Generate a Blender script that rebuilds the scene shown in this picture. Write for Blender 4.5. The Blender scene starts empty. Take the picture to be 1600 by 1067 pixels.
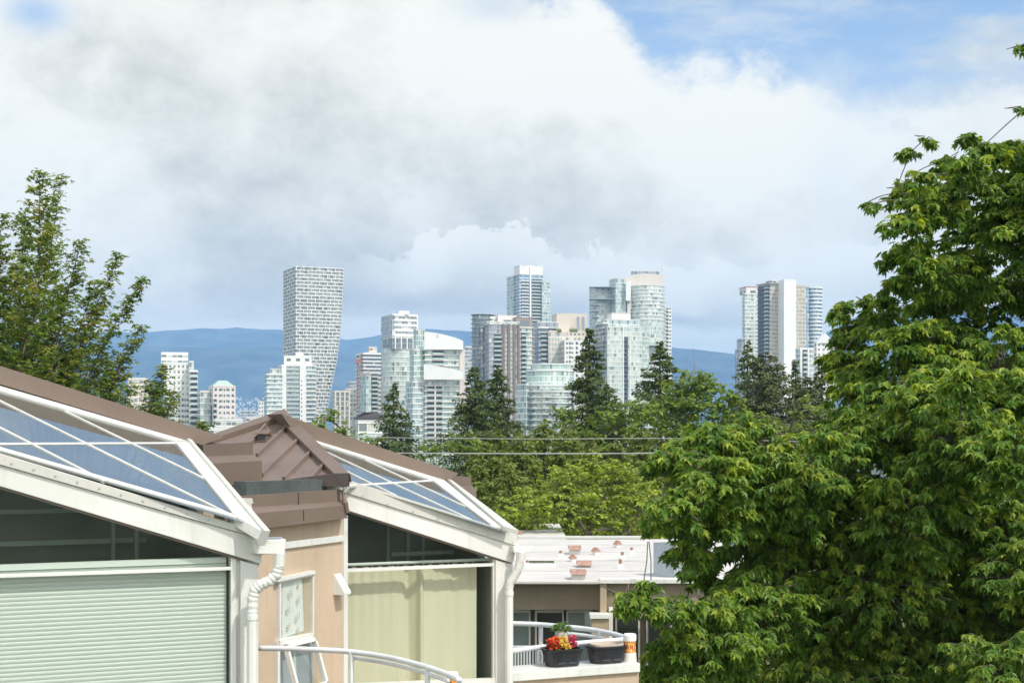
import bpy, math, random
import numpy as np
from mathutils import Vector, Matrix
R = math.radians
F = 2222.0          # focal length in photo pixels (50 mm on 36 mm)
CZ = 12.0           # camera height
HY = 680.0          # horizon row in the photo
sc = bpy.context.scene
col = sc.collection
# ---------------------------------------------------------------- camera
cd = bpy.data.cameras.new('camera'); cam = bpy.data.objects.new('camera', cd); col.objects.link(cam)
cam.location = (0, 0, CZ); cam.rotation_euler = (R(90), 0, 0)
cd.lens = 50; cd.sensor_width = 36; cd.shift_y = (HY - 533.5) / 1600
cd.clip_start = .1; cd.clip_end = 60000
sc.camera = cam
sc.view_settings.view_transform = 'Standard'; sc.view_settings.look = 'None'
sc.view_settings.exposure = 0.4; sc.view_settings.gamma = 1
sc.render.engine = 'CYCLES'
cy = sc.cycles
cy.max_bounces = 8; cy.diffuse_bounces = 4; cy.glossy_bounces = 4; cy.transmission_bounces = 5
cy.transparent_max_bounces = 8; cy.volume_bounces = 1; cy.use_denoising = True
cy.sample_clamp_indirect = 8; cy.caustics_reflective = False; cy.caustics_refractive = False
# ---------------------------------------------------------------- sun
SUN_EL = R(52); SUN_AZ = math.atan2(.74, -.67)
sd = Vector((math.sin(SUN_AZ) * math.cos(SUN_EL), math.cos(SUN_AZ) * math.cos(SUN_EL), math.sin(SUN_EL)))
sl = bpy.data.lights.new('sun', 'SUN'); sl.energy = 2.8; sl.angle = R(2.0); sl.color = (1, .95, .87)
so = bpy.data.objects.new('sun', sl); so.rotation_euler = sd.to_track_quat('Z', 'Y').to_euler(); so.location = (0, 0, 60)
col.objects.link(so)
# ---------------------------------------------------------------- sky
w = bpy.data.worlds.new('World'); sc.world = w; w.use_nodes = True
nt = w.node_tree; nt.nodes.clear()
class S:
    """tiny wrapper so that shader maths reads like maths"""
    tree = nt
    def __init__(s, k): s.k = k
    @staticmethod
    def m(op, *a, clamp=False):
        n = S.tree.nodes.new('ShaderNodeMath'); n.operation = op; n.use_clamp = clamp
        for i, q in enumerate(a):
            if isinstance(q, S): S.tree.links.new(q.k, n.inputs[i])
            else: n.inputs[i].default_value = q
        return S(n.outputs[0])
    def __add__(s, o): return S.m('ADD', s, o)
    __radd__ = __add__
    def __sub__(s, o): return S.m('SUBTRACT', s, o)
    def __rsub__(s, o): return S.m('SUBTRACT', o, s)
    def __mul__(s, o): return S.m('MULTIPLY', s, o)
    __rmul__ = __mul__
    def __truediv__(s, o): return S.m('DIVIDE', s, o)
def smooth(x, a, b):
    n = S.tree.nodes.new('ShaderNodeMapRange'); n.interpolation_type = 'SMOOTHSTEP'
    S.tree.links.new(x.k, n.inputs[0]); n.inputs[1].default_value = a; n.inputs[2].default_value = b
    return S(n.outputs[0])
def mixc(f, a, b):
    n = S.tree.nodes.new('ShaderNodeMix'); n.data_type = 'RGBA'
    if isinstance(f, S): S.tree.links.new(f.k, n.inputs[0])
    else: n.inputs[0].default_value = f
    for q, i in ((a, 6), (b, 7)):
        if isinstance(q, S): S.tree.links.new(q.k, n.inputs[i])
        else: n.inputs[i].default_value = (*q, 1)
    return S(n.outputs[2])
def curve(x, pts):
    n = S.tree.nodes.new('ShaderNodeFloatCurve'); S.tree.links.new(x.k, n.inputs[1])
    c = n.mapping.curves[0]
    while len(c.points) < len(pts): c.points.new(.5, .5)
    for p, (a, b) in zip(c.points, pts): p.location = (a, b); p.handle_type = 'AUTO'
    n.mapping.update(); return S(n.outputs[0])
tc = nt.nodes.new('ShaderNodeTexCoord'); sx = nt.nodes.new('ShaderNodeSeparateXYZ')
nt.links.new(tc.outputs['Generated'], sx.inputs[0])
dx, dy, dz = S(sx.outputs[0]), S(sx.outputs[1]), S(sx.outputs[2])
U = 800 + 2222 * S.m('ARCTAN2', dx, dy)
V = 680 - 2222 * S.m('ARCSINE', dz)
def wnoise(scale, detail=8, rough=.55, stretch=1.6, off=0.0, dist=0.0):
    mp = nt.nodes.new('ShaderNodeMapping'); mp.inputs['Scale'].default_value = (1, 1, stretch); mp.inputs['Location'].default_value = (off, off * .7, off * .3)
    nt.links.new(tc.outputs['Generated'], mp.inputs[0])
    n = nt.nodes.new('ShaderNodeTexNoise'); n.inputs['Scale'].default_value = scale; n.inputs['Detail'].default_value = detail
    n.inputs['Roughness'].default_value = rough; n.inputs['Distortion'].default_value = dist
    nt.links.new(mp.outputs[0], n.inputs[0]); return S(n.outputs[0]) - .5
def fx(x): return 800 + 2222 * math.atan((x - 800) / 2222)
def gau(x, y, sxx, syy):
    a = (U - fx(x)) / sxx; b = (V - y) / syy
    return S.m('EXPONENT', 0 - (a * a + b * b))
nA = wnoise(7, 12, .66) * 1.9; nB = wnoise(17, 10, .66, 1.3, 3.1) * 2.1; nC = wnoise(3.2, 6, .5, 2.2, 7.7) * 1.6; nD = wnoise(26, 8, .6, 1.1, 5.0, .3) * 1.9
nV = wnoise(6, 8, .62, 3.0, 11.0) * 1.5
Un = (U + 400) / 2400.0           # 0..1 over columns -400..2000
def edge(pts):                    # rows divided by 700
    return curve(S.m('MINIMUM', S.m('MAXIMUM', Un, 0.0), 1.0), [((fx(x) + 400) / 2400, y / 700) for x, y in pts]) * 700.0
sky = nt.nodes.new('ShaderNodeTexSky'); sky.sky_type = 'NISHITA'; sky.sun_disc = False
sky.sun_elevation = SUN_EL; sky.sun_rotation = SUN_AZ; sky.dust_density = .6; sky.ozone_density = 1.2
bg1 = nt.nodes.new('ShaderNodeBackground'); bg1.inputs[1].default_value = .14
nt.links.new(sky.outputs[0], bg1.inputs[0])
# cloud brightness (0 blue grey .. 1 white)
B = .68 + nA * .60 + nC * .25 + nB * .55 + nD * .34
for (x, y, a, b, k) in ((800, 140, 260, 75, .34), (1180, 230, 150, 95, .42), (1040, 200, 160, 80, .2), (90, 310, 130, 100, .5), (20, 180, 90, 120, .2), (420, 60, 380, 70, .22),
                        (460, 430, 150, 70, -.26), (660, 440, 120, 60, -.2), (620, 300, 330, 90, -.15), (300, 470, 120, 40, -.26), (930, 330, 260, 60, -.12),
                        (880, 490, 110, 40, -.38), (1090, 500, 90, 40, -.36), (1350, 300, 160, 80, .16), (600, 470, 220, 30, -.22), (1360, 440, 130, 40, .18)):
    B = B + gau(x, y, a, b) * k
# darker ragged cloud upper left
f_l = gau(130, 130, 120, 72) + gau(255, 180, 140, 50) * .9 + nA * .9 + nB * 1.0 + nD * .6
m_l = smooth(f_l, .46, .72) * .85
B = B * (1 - m_l * .62) + m_l * (.27 + nD * .5 + nB * .3)
# main deck mask: everything below the edge, above it blue with thin veil
e1 = edge([(-400, -60), (0, -90), (400, -60), (700, -45), (850, 15), (960, 45), (1025, 95), (1120, 105), (1230, 135), (1290, 165), (1350, 190), (1420, 180), (1600, 140), (1990, 90)])
d1 = V - e1 + nA * 120 + nB * 60
m1 = smooth(d1, -22, 44) * .97
soft1 = smooth(d1, -90, 70) * .9
right = smooth(U, fx(1200), fx(1330))
m1 = m1 * (1 - right) + soft1 * right
B = B + smooth(d1, 0, 25) * (1 - smooth(d1, 60, 190)) * .16
veil = smooth(nV + gau(1230, 30, 150, 70) * .25 + gau(1550, 130, 160, 60) * .3 + gau(700, 10, 300, 40) * .3, .0, .42) * .75
hole = gau(55, 70, 45, 26) * .8 + gau(770, 30, 60, 22) * .35 + gau(1300, 300, 40, 50) * .12
above = smooth(V, -75, 25)       # the part of the sky over the frame is mostly blue
cloudm = S.m('MAXIMUM', m1, veil) 
cloudm = cloudm * (1 - hole)
scatter = smooth(nA + nC * .8 + .12, -.06, .22)          # broken cloud overhead and behind
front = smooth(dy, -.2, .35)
cm_front = cloudm * (above * .48 + .52) + (1 - above) * .2
mask = cm_front * front + scatter * (1 - front) * .92
# low cumulus row
e2 = edge([(-400, 480), (200, 500), (400, 470), (520, 400), (560, 392), (640, 400), (690, 372), (730, 345), (790, 343), (850, 368), (900, 390), (960, 392), (1010, 420), (1070, 432), (1110, 412), (1190, 396), (1240, 420), (1300, 400), (1400, 380), (1990, 380)])
d2 = V - e2 + nD * 90 + nB * 45
m2 = smooth(d2, 0, 7) * (1 - smooth(d2, 60, 125)) * smooth(U, fx(480), fx(720))
b2 = .98 - smooth(d2, 15, 120) * .5 + nD * .6 + nB * .3
m2 = m2 * smooth(gau(770, 390, 110, 60) + gau(900, 420, 90, 40) + gau(1180, 430, 110, 45) + gau(1100, 460, 80, 40) + gau(1350, 420, 120, 50) + gau(600, 425, 110, 45) * .8 + nD * .3, .2, .6)
B = B * (1 - m2) + b2 * m2
# bright strip over the ridge
e3 = 512 + nB * 60 + nC * 60
m3 = smooth(V - e3, -12, 8) * .85
B = B * (1 - m3) + m3 * (.86 + nB * .4)
rmp = nt.nodes.new('ShaderNodeValToRGB'); nt.links.new(B.k, rmp.inputs[0])
el = rmp.color_ramp.elements
el[0].position = 0; el[0].color = (.445, .44, .415, 1); el[1].position = 1; el[1].color = (.87, .845, .755, 1)
for p, c in ((.28, (.55, .535, .48)), (.52, (.67, .65, .57)), (.76, (.79, .765, .68))):
    q = el.new(p); q.color = (*c, 1)
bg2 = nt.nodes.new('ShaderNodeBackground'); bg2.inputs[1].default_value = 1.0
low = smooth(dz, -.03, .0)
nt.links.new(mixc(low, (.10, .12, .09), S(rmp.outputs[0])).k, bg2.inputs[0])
nt.links.new(((1 - front) * 1.5 + .98).k, bg2.inputs[1])  # unseen cloud behind the camera brightened as added fill light
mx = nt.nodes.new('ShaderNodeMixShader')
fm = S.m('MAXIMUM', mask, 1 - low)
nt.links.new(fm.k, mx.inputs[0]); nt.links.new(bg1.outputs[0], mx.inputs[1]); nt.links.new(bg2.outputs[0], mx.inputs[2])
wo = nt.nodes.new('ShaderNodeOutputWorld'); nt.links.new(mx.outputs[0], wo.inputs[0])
# ================================================================ helpers
def P(x, y, Y):
    """point seen at photo pixel (x, y) when it stands Y metres away"""
    return Vector(((x - 800) / F * Y, Y, CZ + (HY - y) / F * Y))
def lineY(p, d):
    """vertical wall through p=(X,Y) running along d: distance of the wall at photo column x"""
    def f(x):
        k = (x - 800) / F
        s = (k * p[1] - p[0]) / (d[0] - k * d[1])
        return p[1] + d[1] * s
    return f
def on_plane(x, y, p, n):
    r = Vector(((x - 800) / F, 1, (HY - y) / F)); c = Vector((0, 0, CZ))
    return c + r * ((p - c).dot(n) / r.dot(n))
WL = {}
def wloc(o): return WL.get(o.name, Vector((0, 0, 0))) if o else Vector((0, 0, 0))
def thing(name, label, cat, loc, group=None):
    o = bpy.data.objects.new(name, None); col.objects.link(o); o.location = loc; o.empty_display_size = .2
    o['label'] = label; o['category'] = cat
    if group: o['group'] = group
    WL[o.name] = Vector(loc); return o
def tag(o, label, cat, group=None):
    o['label'] = label; o['category'] = cat
    if group: o['group'] = group
    return o
def kind(o, k): o['kind'] = k; return o
def link(me, name, mat, parent, origin=None):
    o = bpy.data.objects.new(name, me); col.objects.link(o)
    if mat and not me.materials: me.materials.append(mat)
    if parent: o.parent = parent
    o.location = (Vector(origin) if origin else wloc(parent)) - wloc(parent)
    WL[o.name] = wloc(parent) + o.location
    return o
def dup(o, off, parent=None):
    c = o.copy(); col.objects.link(c); c.location = o.location + Vector(off)
    WL[c.name] = WL[o.name] + Vector(off)
    if parent: c.parent = parent
    return c
class MB:
    def __init__(s): s.v = []; s.f = []; s.uv = []
    def face(s, pts, uv=None):
        i = len(s.v); s.v += [Vector(p) for p in pts]; s.f.append(tuple(range(i, i + len(pts))))
        s.uv.append(uv or [(0, 0)] * len(pts)); return s
    def prism(s, poly, d):
        """polygon pushed along vector d, closed"""
        a = [Vector(p) for p in poly]; d = Vector(d); b = [p + d for p in a]; n = len(a)
        nn = Vector((0, 0, 0))
        for i in range(n): nn += a[i].cross(a[(i + 1) % n])
        if nn.dot(d) > 0: a.reverse(); b.reverse()
        i0 = len(s.v); s.v += a + b
        s.f.append(tuple(range(i0, i0 + n))); s.uv.append([(0, 0)] * n)
        s.f.append(tuple(range(i0 + 2 * n - 1, i0 + n - 1, -1))); s.uv.append([(0, 0)] * n)
        for i in range(n):
            j = (i + 1) % n
            s.f.append((i0 + i, i0 + n + i, i0 + n + j, i0 + j)); s.uv.append([(0, 0)] * 4)
        return s
    def box(s, o, a, b, c):
        """box with corner o and edge vectors a b c"""
        o = Vector(o); a = Vector(a); b = Vector(b); return s.prism([o, o + a, o + a + b, o + b], c)
    def cbox(s, c, sx, sy, sz, rz=0):
        c = Vector(c); x = Vector((math.cos(rz), math.sin(rz), 0)); y = Vector((-math.sin(rz), math.cos(rz), 0))
        return s.box(c - x * sx / 2 - y * sy / 2, x * sx, y * sy, (0, 0, sz))
    def tube(s, pts, rad, n=8, caps=True):
        pts = [Vector(p) for p in pts]; m = len(pts)
        rad = rad if hasattr(rad, '__len__') else [rad] * m
        i0 = len(s.v); up = None
        for k in range(m):
            t = (pts[min(k + 1, m - 1)] - pts[max(k - 1, 0)]).normalized()
            if up is None: up = Vector((0, 0, 1)) if abs(t.z) < .9 else Vector((1, 0, 0))
            a = (up - t * up.dot(t)).normalized(); b = t.cross(a); up = a
            for j in range(n):
                q = 2 * math.pi * j / n; s.v.append(pts[k] + (a * math.cos(q) + b * math.sin(q)) * rad[k])
        for k in range(m - 1):
            for j in range(n):
                j2 = (j + 1) % n
                s.f.append((i0 + k * n + j, i0 + k * n + j2, i0 + (k + 1) * n + j2, i0 + (k + 1) * n + j)); s.uv.append([(0, 0)] * 4)
        if caps:
            s.f.append(tuple(i0 + j for j in range(n - 1, -1, -1))); s.uv.append([(0, 0)] * n)
            s.f.append(tuple(i0 + (m - 1) * n + j for j in range(n))); s.uv.append([(0, 0)] * n)
        return s
    def lathe(s, c, prof, n=20, sx=1, sy=1, rz=0, pw=2):
        """profile of (radius, z) turned about c; pw>2 squares the outline"""
        c = Vector(c); i0 = len(s.v)
        for r, z in prof:
            for j in range(n):
                q = 2 * math.pi * j / n; ca, sa = math.cos(q), math.sin(q)
                g = (abs(ca) ** pw + abs(sa) ** pw) ** (-1 / pw)
                x, y = r * g * ca * sx, r * g * sa * sy
                s.v.append(c + Vector((x * math.cos(rz) - y * math.sin(rz), x * math.sin(rz) + y * math.cos(rz), z)))
        for k in range(len(prof) - 1):
            for j in range(n):
                j2 = (j + 1) % n
                s.f.append((i0 + k * n + j, i0 + k * n + j2, i0 + (k + 1) * n + j2, i0 + (k + 1) * n + j)); s.uv.append([(0, 0)] * 4)
        s.f.append(tuple(i0 + j for j in range(n - 1, -1, -1))); s.uv.append([(0, 0)] * n)
        k = len(prof) - 1; s.f.append(tuple(i0 + k * n + j for j in range(n))); s.uv.append([(0, 0)] * n)
        return s
    def build(s, name, mat, parent=None, label=None, smooth=False, bevel=0, origin=None):
        org = Vector(origin) if origin else wloc(parent)
        me = bpy.data.meshes.new(name); me.from_pydata([tuple(p - org) for p in s.v], [], s.f)
        u = me.uv_layers.new(name='UVMap'); flat = [c for f in s.uv for p in f for c in p]
        u.data.foreach_set('uv', flat); me.materials.append(mat)
        if smooth: me.polygons.foreach_set('use_smooth', [True] * len(me.polygons))
        me.update()
        o = link(me, name, None, parent, org)
        if label: o['label'] = label
        if bevel:
            b = o.modifiers.new('bevel', 'BEVEL'); b.width = bevel; b.segments = 2; b.limit_method = 'ANGLE'; b.harden_normals = False
        return o
def np_mesh(name, verts, faces, k, mat, parent=None, tint=None, smooth=False):
    """verts (N,3) world, faces (M,k) ints"""
    org = np.array(wloc(parent)); me = bpy.data.meshes.new(name)
    verts = (verts - org).astype(np.float32); M = len(faces)
    me.vertices.add(len(verts)); me.vertices.foreach_set('co', verts.ravel())
    me.loops.add(M * k); me.loops.foreach_set('vertex_index', faces.astype(np.int32).ravel())
    me.polygons.add(M); me.polygons.foreach_set('loop_start', np.arange(0, M * k, k, dtype=np.int32))
    me.polygons.foreach_set('use_smooth', np.full(M, smooth))
    me.materials.append(mat); me.update(calc_edges=True)
    if tint is not None:
        at = me.attributes.new('tint', 'FLOAT', 'POINT'); at.data.foreach_set('value', tint.astype(np.float32))
    return link(me, name, None, parent)
# ---------------------------------------------------------------- materials
def new_mat(name):
    m = bpy.data.materials.new(name); m.use_nodes = True; n = m.node_tree; n.nodes.clear()
    o = n.nodes.new('ShaderNodeOutputMaterial'); S.tree = n; return m, n, o
def setin(n, key, v, t):
    i = n.inputs[key]
    if isinstance(v, S): t.links.new(v.k, i)
    elif isinstance(v, tuple): i.default_value = (*v, 1) if len(v) == 3 and i.type == 'RGBA' else v
    else: i.default_value = v
def princ(t, **kw):
    n = t.nodes.new('ShaderNodeBsdfPrincipled')
    for k, v in kw.items(): setin(n, k.replace('_', ' '), v, t)
    return n
def mnoise(t, scale, detail=5, rough=.55, coord='Object', sxyz=(1, 1, 1)):
    c = t.nodes.new('ShaderNodeTexCoord'); mp = t.nodes.new('ShaderNodeMapping'); mp.inputs['Scale'].default_value = sxyz
    t.links.new(c.outputs[coord], mp.inputs[0]); n = t.nodes.new('ShaderNodeTexNoise')
    n.inputs['Scale'].default_value = scale; n.inputs['Detail'].default_value = detail; n.inputs['Roughness'].default_value = rough
    t.links.new(mp.outputs[0], n.inputs[0]); return S(n.outputs[0])
def bump(t, h, strength=.2, dist=.01):
    b = t.nodes.new('ShaderNodeBump'); b.inputs['Strength'].default_value = strength; b.inputs['Distance'].default_value = dist
    t.links.new(h.k, b.inputs['Height']); return S(b.outputs[0])
def surf(name, c, c2=None, rough=.6, scale=4, streak=0, metal=0, bmp=.15, spec=.5, bscale=60, stain=None, stain_amt=.5):
    """painted or plastered surface with slow colour drift, vertical streaks and stains"""
    m, t, o = new_mat(name); c2 = c2 or tuple(q * .8 for q in c)
    f = smooth(mnoise(t, scale, 7, .62), .3, .72); colr = mixc(f, c, c2)
    if streak:
        s_ = smooth(mnoise(t, 5, 6, .6, sxyz=(3, 3, .18)), .5, .8) * streak
        colr = mixc(s_, colr, tuple(q * .55 for q in c))
    if stain:
        s_ = smooth(mnoise(t, scale * 2.3, 8, .68), .58, .74) * stain_amt
        colr = mixc(s_, colr, stain)
    n = princ(t, Base_Color=colr, Roughness=smooth(mnoise(t, scale * 3, 4), .2, .8) * .15 + (rough - .07), Metallic=metal, Specular_IOR_Level=spec,
              Normal=bump(t, mnoise(t, bscale, 4), bmp, .004))
    t.links.new(n.outputs[0], o.inputs[0]); return m
M = {}
M['white'] = surf('white_paint', (.71, .71, .68), (.63, .635, .60), .45, 2.0, .32, stain=(.38, .36, .30), stain_amt=.5)
M['offwhite'] = surf('aged_flashing', (.58, .575, .53), (.51, .51, .465), .5, 3, .3, stain=(.33, .31, .26), stain_amt=.25)
M['rail'] = surf('railing_paint', (.74, .77, .79), (.64, .66, .68), .35, 6, 0, stain=(.3, .24, .18), stain_amt=.35)
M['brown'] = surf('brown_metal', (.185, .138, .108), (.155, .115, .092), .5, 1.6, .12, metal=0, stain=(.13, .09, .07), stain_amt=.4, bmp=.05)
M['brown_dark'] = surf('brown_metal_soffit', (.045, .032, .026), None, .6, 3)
M['seam'] = surf('standing_seam', (.21, .163, .138), (.17, .13, .112), .48, 3, .2, stain=(.12, .10, .09), stain_amt=.3)
M['stucco'] = surf('beige_stucco', (.55, .43, .315), (.47, .365, .265), .85, 1.7, .42, bmp=.6, bscale=140, stain=(.36, .28, .21), stain_amt=.45)
M['drab'] = surf('drab_stucco', (.27, .225, .165), (.22, .18, .13), .85, 1.2, .2, bmp=.4)
M['tan'] = surf('tan_stucco', (.40, .32, .22), (.36, .29, .20), .85, 1.2, .2, bmp=.4)
M['membrane'] = surf('roof_membrane', (.60, .575, .54), (.50, .48, .455), .7, .55, 0, bmp=.3, bscale=6, stain=(.38, .37, .36), stain_amt=.45)
M['rust'] = surf('rusty_cap', (.30, .15, .11), (.46, .31, .25), .85, 9, 0, stain=(.60, .50, .44), stain_amt=.8)
M['galv'] = surf('galvanised', (.42, .47, .52), (.36, .41, .46), .4, 2, .1, metal=.25)
M['dark'] = surf('dark_interior', (.05, .055, .05), None, .7, 2)
M['room'] = surf('room_wall', (.13, .15, .13), (.10, .11, .10), .8, 1)
M['roomtrim'] = surf('room_trim', (.20, .24, .21), None, .6, 2)
M['blackplastic'] = surf('black_plastic', (.018, .019, .024), (.03, .03, .035), .38, 6)
M['soil'] = surf('soil', (.06, .04, .028), (.03, .02, .015), .95, 30)
M['pot'] = surf('pot_white', (.72, .70, .67), (.62, .58, .54), .5, 12, .3)
M['beigeplastic'] = surf('beige_liner', (.52, .44, .37), (.42, .35, .29), .5, 9)
M['cable'] = surf('cable', (.16, .16, .15), None, .6, 3)
M['wirel'] = surf('wire_alu', (.52, .54, .52), None, .45, 3)
M['wood'] = surf('pole_wood', (.28, .21, .15), (.2, .15, .1), .85, 6, .3)
M['bark'] = surf('bark', (.13, .105, .08), (.08, .065, .05), .9, 8, 0, bmp=.8, bscale=30)
M['twig'] = surf('twig', (.15, .125, .10), (.10, .085, .065), .85, 8)
M['concrete'] = surf('tower_concrete', (.62, .61, .57), (.52, .52, .49), .7, .05, 0, bmp=0)
M['twhite'] = surf('tower_white', (.80, .80, .78), (.70, .71, .70), .6, .05, 0, bmp=0)
M['tcream'] = surf('tower_cream', (.66, .59, .49), (.57, .51, .43), .7, .05, 0, bmp=0)
M['tpink'] = surf('tower_pale_pink', (.70, .63, .58), (.62, .56, .52), .7, .05, 0, bmp=0)
M['tbrown'] = surf('tower_brick', (.24, .17, .13), (.19, .135, .105), .8, .05, 0, bmp=0)
M['tgrey'] = surf('tower_grey', (.30, .33, .36), (.25, .28, .31), .6, .05, 0, bmp=0)
M['vhframe'] = surf('tower_frame', (.70, .71, .71), (.63, .64, .64), .5, .05, 0, bmp=0)
M['tdark'] = surf('tower_dark', (.06, .07, .08), None, .5, .05, 0, bmp=0)
M['tgreenroof'] = surf('tower_green_roof', (.40, .60, .47), None, .6, .05, 0, bmp=0)
M['tred'] = surf('tower_red', (.42, .16, .12), None, .7, .05, 0, bmp=0)
M['tslate'] = surf('slate_roof', (.07, .055, .06), None, .7, .3, 0, bmp=0)
M['glassrail'] = surf('pale_glass_rail', (.42, .52, .50), None, .15, .05, 0, bmp=0, spec=.8)
def glass_window(name, tint, ior, trans):
    m, t, o = new_mat(name)
    tr = t.nodes.new('ShaderNodeBsdfTransparent'); tr.inputs[0].default_value = (*tint, 1)
    gl = t.nodes.new('ShaderNodeBsdfGlossy'); gl.inputs['Roughness'].default_value = .015; gl.inputs[0].default_value = (.93, .97, .96, 1)
    if ior < 2: t.links.new(bump(t, mnoise(t, .9, 1), .03, .02).k, gl.inputs['Normal'])
    fr = t.nodes.new('ShaderNodeFresnel'); gm = t.nodes.new('ShaderNodeNewGeometry'); t.links.new((S(gm.outputs['Backfacing']) * (1 / ior - ior) + ior).k, fr.inputs[0])
    di = t.nodes.new('ShaderNodeBsdfDiffuse'); di.inputs[0].default_value = (.05, .06, .055, 1)
    m1 = t.nodes.new('ShaderNodeMixShader'); m1.inputs[0].default_value = trans
    t.links.new(di.outputs[0], m1.inputs[1]); t.links.new(tr.outputs[0], m1.inputs[2])
    m2 = t.nodes.new('ShaderNodeMixShader'); t.links.new(fr.outputs[0], m2.inputs[0])
    t.links.new(m1.outputs[0], m2.inputs[1]); t.links.new(gl.outputs[0], m2.inputs[2]); t.links.new(m2.outputs[0], o.inputs[0])
    return m
M['glass'] = glass_window('window_glass', (.905, .945, .92), 1.5, 1.0)
M['roofglass'] = glass_window('roof_glass', (.45, .55, .55), 12.0, .25)
def facade(name, g1, g2, frame, mx_=.07, my=.12, light=.25, lightc=(.62, .64, .58), spand=0, spc=(.3, .36, .35), rough=.12, punched=None, skyref=.5):
    """curtain wall: one cell per bay and storey, each pane with its own blind and tint"""
    m, t, o = new_mat(name); uv = t.nodes.new('ShaderNodeUVMap'); sp = t.nodes.new('ShaderNodeSeparateXYZ'); t.links.new(uv.outputs[0], sp.inputs[0])
    u, v = S(sp.outputs[0]), S(sp.outputs[1]); fu = S.m('FRACT', u); fv = S.m('FRACT', v)
    cb = t.nodes.new('ShaderNodeCombineXYZ'); t.links.new(S.m('FLOOR', u).k, cb.inputs[0]); t.links.new(S.m('FLOOR', v).k, cb.inputs[1])
    wn = t.nodes.new('ShaderNodeTexWhiteNoise'); t.links.new(cb.outputs[0], wn.inputs[0]); sc_ = t.nodes.new('ShaderNodeSeparateColor'); t.links.new(wn.outputs['Color'], sc_.inputs[0])
    r1, r2, r3 = S(sc_.outputs[0]), S(sc_.outputs[1]), S(sc_.outputs[2])
    big = mnoise(t, .06, 3)
    g = mixc(r1 * .7 + big * .4, g1, g2)
    isl = smooth(r2, 1 - light - .02, 1 - light + .02) * smooth(fv, .15 , .2)
    g = mixc(isl * .85, g, mixc(r3, lightc, tuple(q * .6 for q in lightc)))
    g = mixc((1 - smooth(r2, .09, .13)) * .75, g, (.04, .06, .07))
    if spand: g = mixc(1 - smooth(fv, spand, spand + .02), g, spc)
    if punched:
        a, b, c, d = punched
        fm_ = 1 - smooth(fu, a - .02, a) * (1 - smooth(fu, b, b + .02)) * smooth(fv, c - .02, c) * (1 - smooth(fv, d, d + .02))
    else: fm_ = 1 - smooth(fu, mx_, mx_ + .02) * smooth(fv, my, my + .02)
    colr = mixc(fm_, g, frame)
    n = princ(t, Base_Color=colr, Roughness=fm_ * .5 + r3 * .28 + rough * .6, IOR=1.5 + skyref, Metallic=0.0)
    t.links.new(n.outputs[0], o.inputs[0]); return m
FM = {}
FM['green'] = facade('curtain_green', (.16, .28, .26), (.34, .47, .42), (.62, .70, .64), light=.3)
FM['aqua'] = facade('curtain_aqua', (.20, .30, .32), (.36, .47, .47), (.64, .69, .67), light=.25)
FM['pale'] = facade('curtain_pale', (.27, .36, .35), (.48, .57, .52), (.66, .70, .65), light=.35, lightc=(.68, .70, .62))
FM['blue'] = facade('curtain_blue', (.08, .17, .30), (.18, .32, .45), (.50, .58, .64), light=.1)
FM['dark'] = facade('curtain_dark', (.03, .06, .08), (.10, .15, .17), (.30, .33, .34), light=.12)
FM['greyglass'] = facade('curtain_grey', (.16, .20, .25), (.28, .33, .38), (.46, .48, .50), light=.15)
FM['white'] = facade('white_ribbon', (.08, .11, .12), (.22, .27, .28), (.76, .76, .73), punched=(.06, .97, .30, .72), light=.3)
FM['whitewin'] = facade('white_punched', (.05, .07, .08), (.18, .22, .22), (.74, .73, .69), punched=(.28, .72, .28, .72), light=.15)
FM['pinkwin'] = facade('pink_punched', (.07, .08, .10), (.20, .23, .24), (.62, .58, .56), punched=(.30, .70, .30, .72), light=.15)
FM['creamwin'] = facade('cream_punched', (.10, .12, .12), (.26, .28, .27), (.62, .55, .44), punched=(.18, .82, .25, .75), light=.3)
FM['creamsq'] = facade('cream_square', (.30, .34, .34), (.42, .44, .42), (.68, .60, .50), punched=(.14, .86, .16, .84), light=.3)
FM['brown'] = facade('brown_glass', (.20, .27, .29), (.34, .40, .40), (.25, .18, .14), punched=(.22, .80, .16, .86), light=.3)
FM['beige'] = facade('beige_ribbon', (.12, .14, .14), (.28, .29, .27), (.55, .50, .41), punched=(.2, .78, .25, .75), light=.2)
FM['vh'] = facade('loft_glass', (.10, .13, .13), (.42, .43, .36), (.30, .32, .32), mx_=.03, my=.03, light=.45, lightc=(.50, .52, .40))
FM['stripe'] = facade('dark_ribbon', (.03, .04, .06), (.08, .10, .13), (.62, .62, .60), my=.38, mx_=.02, light=.08)
def leafmat(name, dark, mid, bright, trans=.35, rough=.45):
    m, t, o = new_mat(name); a = t.nodes.new('ShaderNodeAttribute'); a.attribute_name = 'tint'
    r = t.nodes.new('ShaderNodeValToRGB'); t.links.new(a.outputs['Fac'], r.inputs[0]); e = r.color_ramp.elements
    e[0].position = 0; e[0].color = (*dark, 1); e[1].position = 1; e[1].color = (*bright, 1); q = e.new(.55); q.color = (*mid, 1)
    n = princ(t, Base_Color=S(r.outputs[0]), Roughness=rough, Specular_IOR_Level=.4)
    tl = t.nodes.new('ShaderNodeBsdfTranslucent')
    hs = t.nodes.new('ShaderNodeHueSaturation'); hs.inputs['Saturation'].default_value = 1.15; hs.inputs['Value'].default_value = 1.7; hs.inputs['Hue'].default_value = .485
    t.links.new(r.outputs[0], hs.inputs['Color']); t.links.new(hs.outputs[0], tl.inputs[0])
    mx_ = t.nodes.new('ShaderNodeMixShader'); mx_.inputs[0].default_value = trans
    t.links.new(n.outputs[0], mx_.inputs[1]); t.links.new(tl.outputs[0], mx_.inputs[2]); t.links.new(mx_.outputs[0], o.inputs[0]); return m
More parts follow.
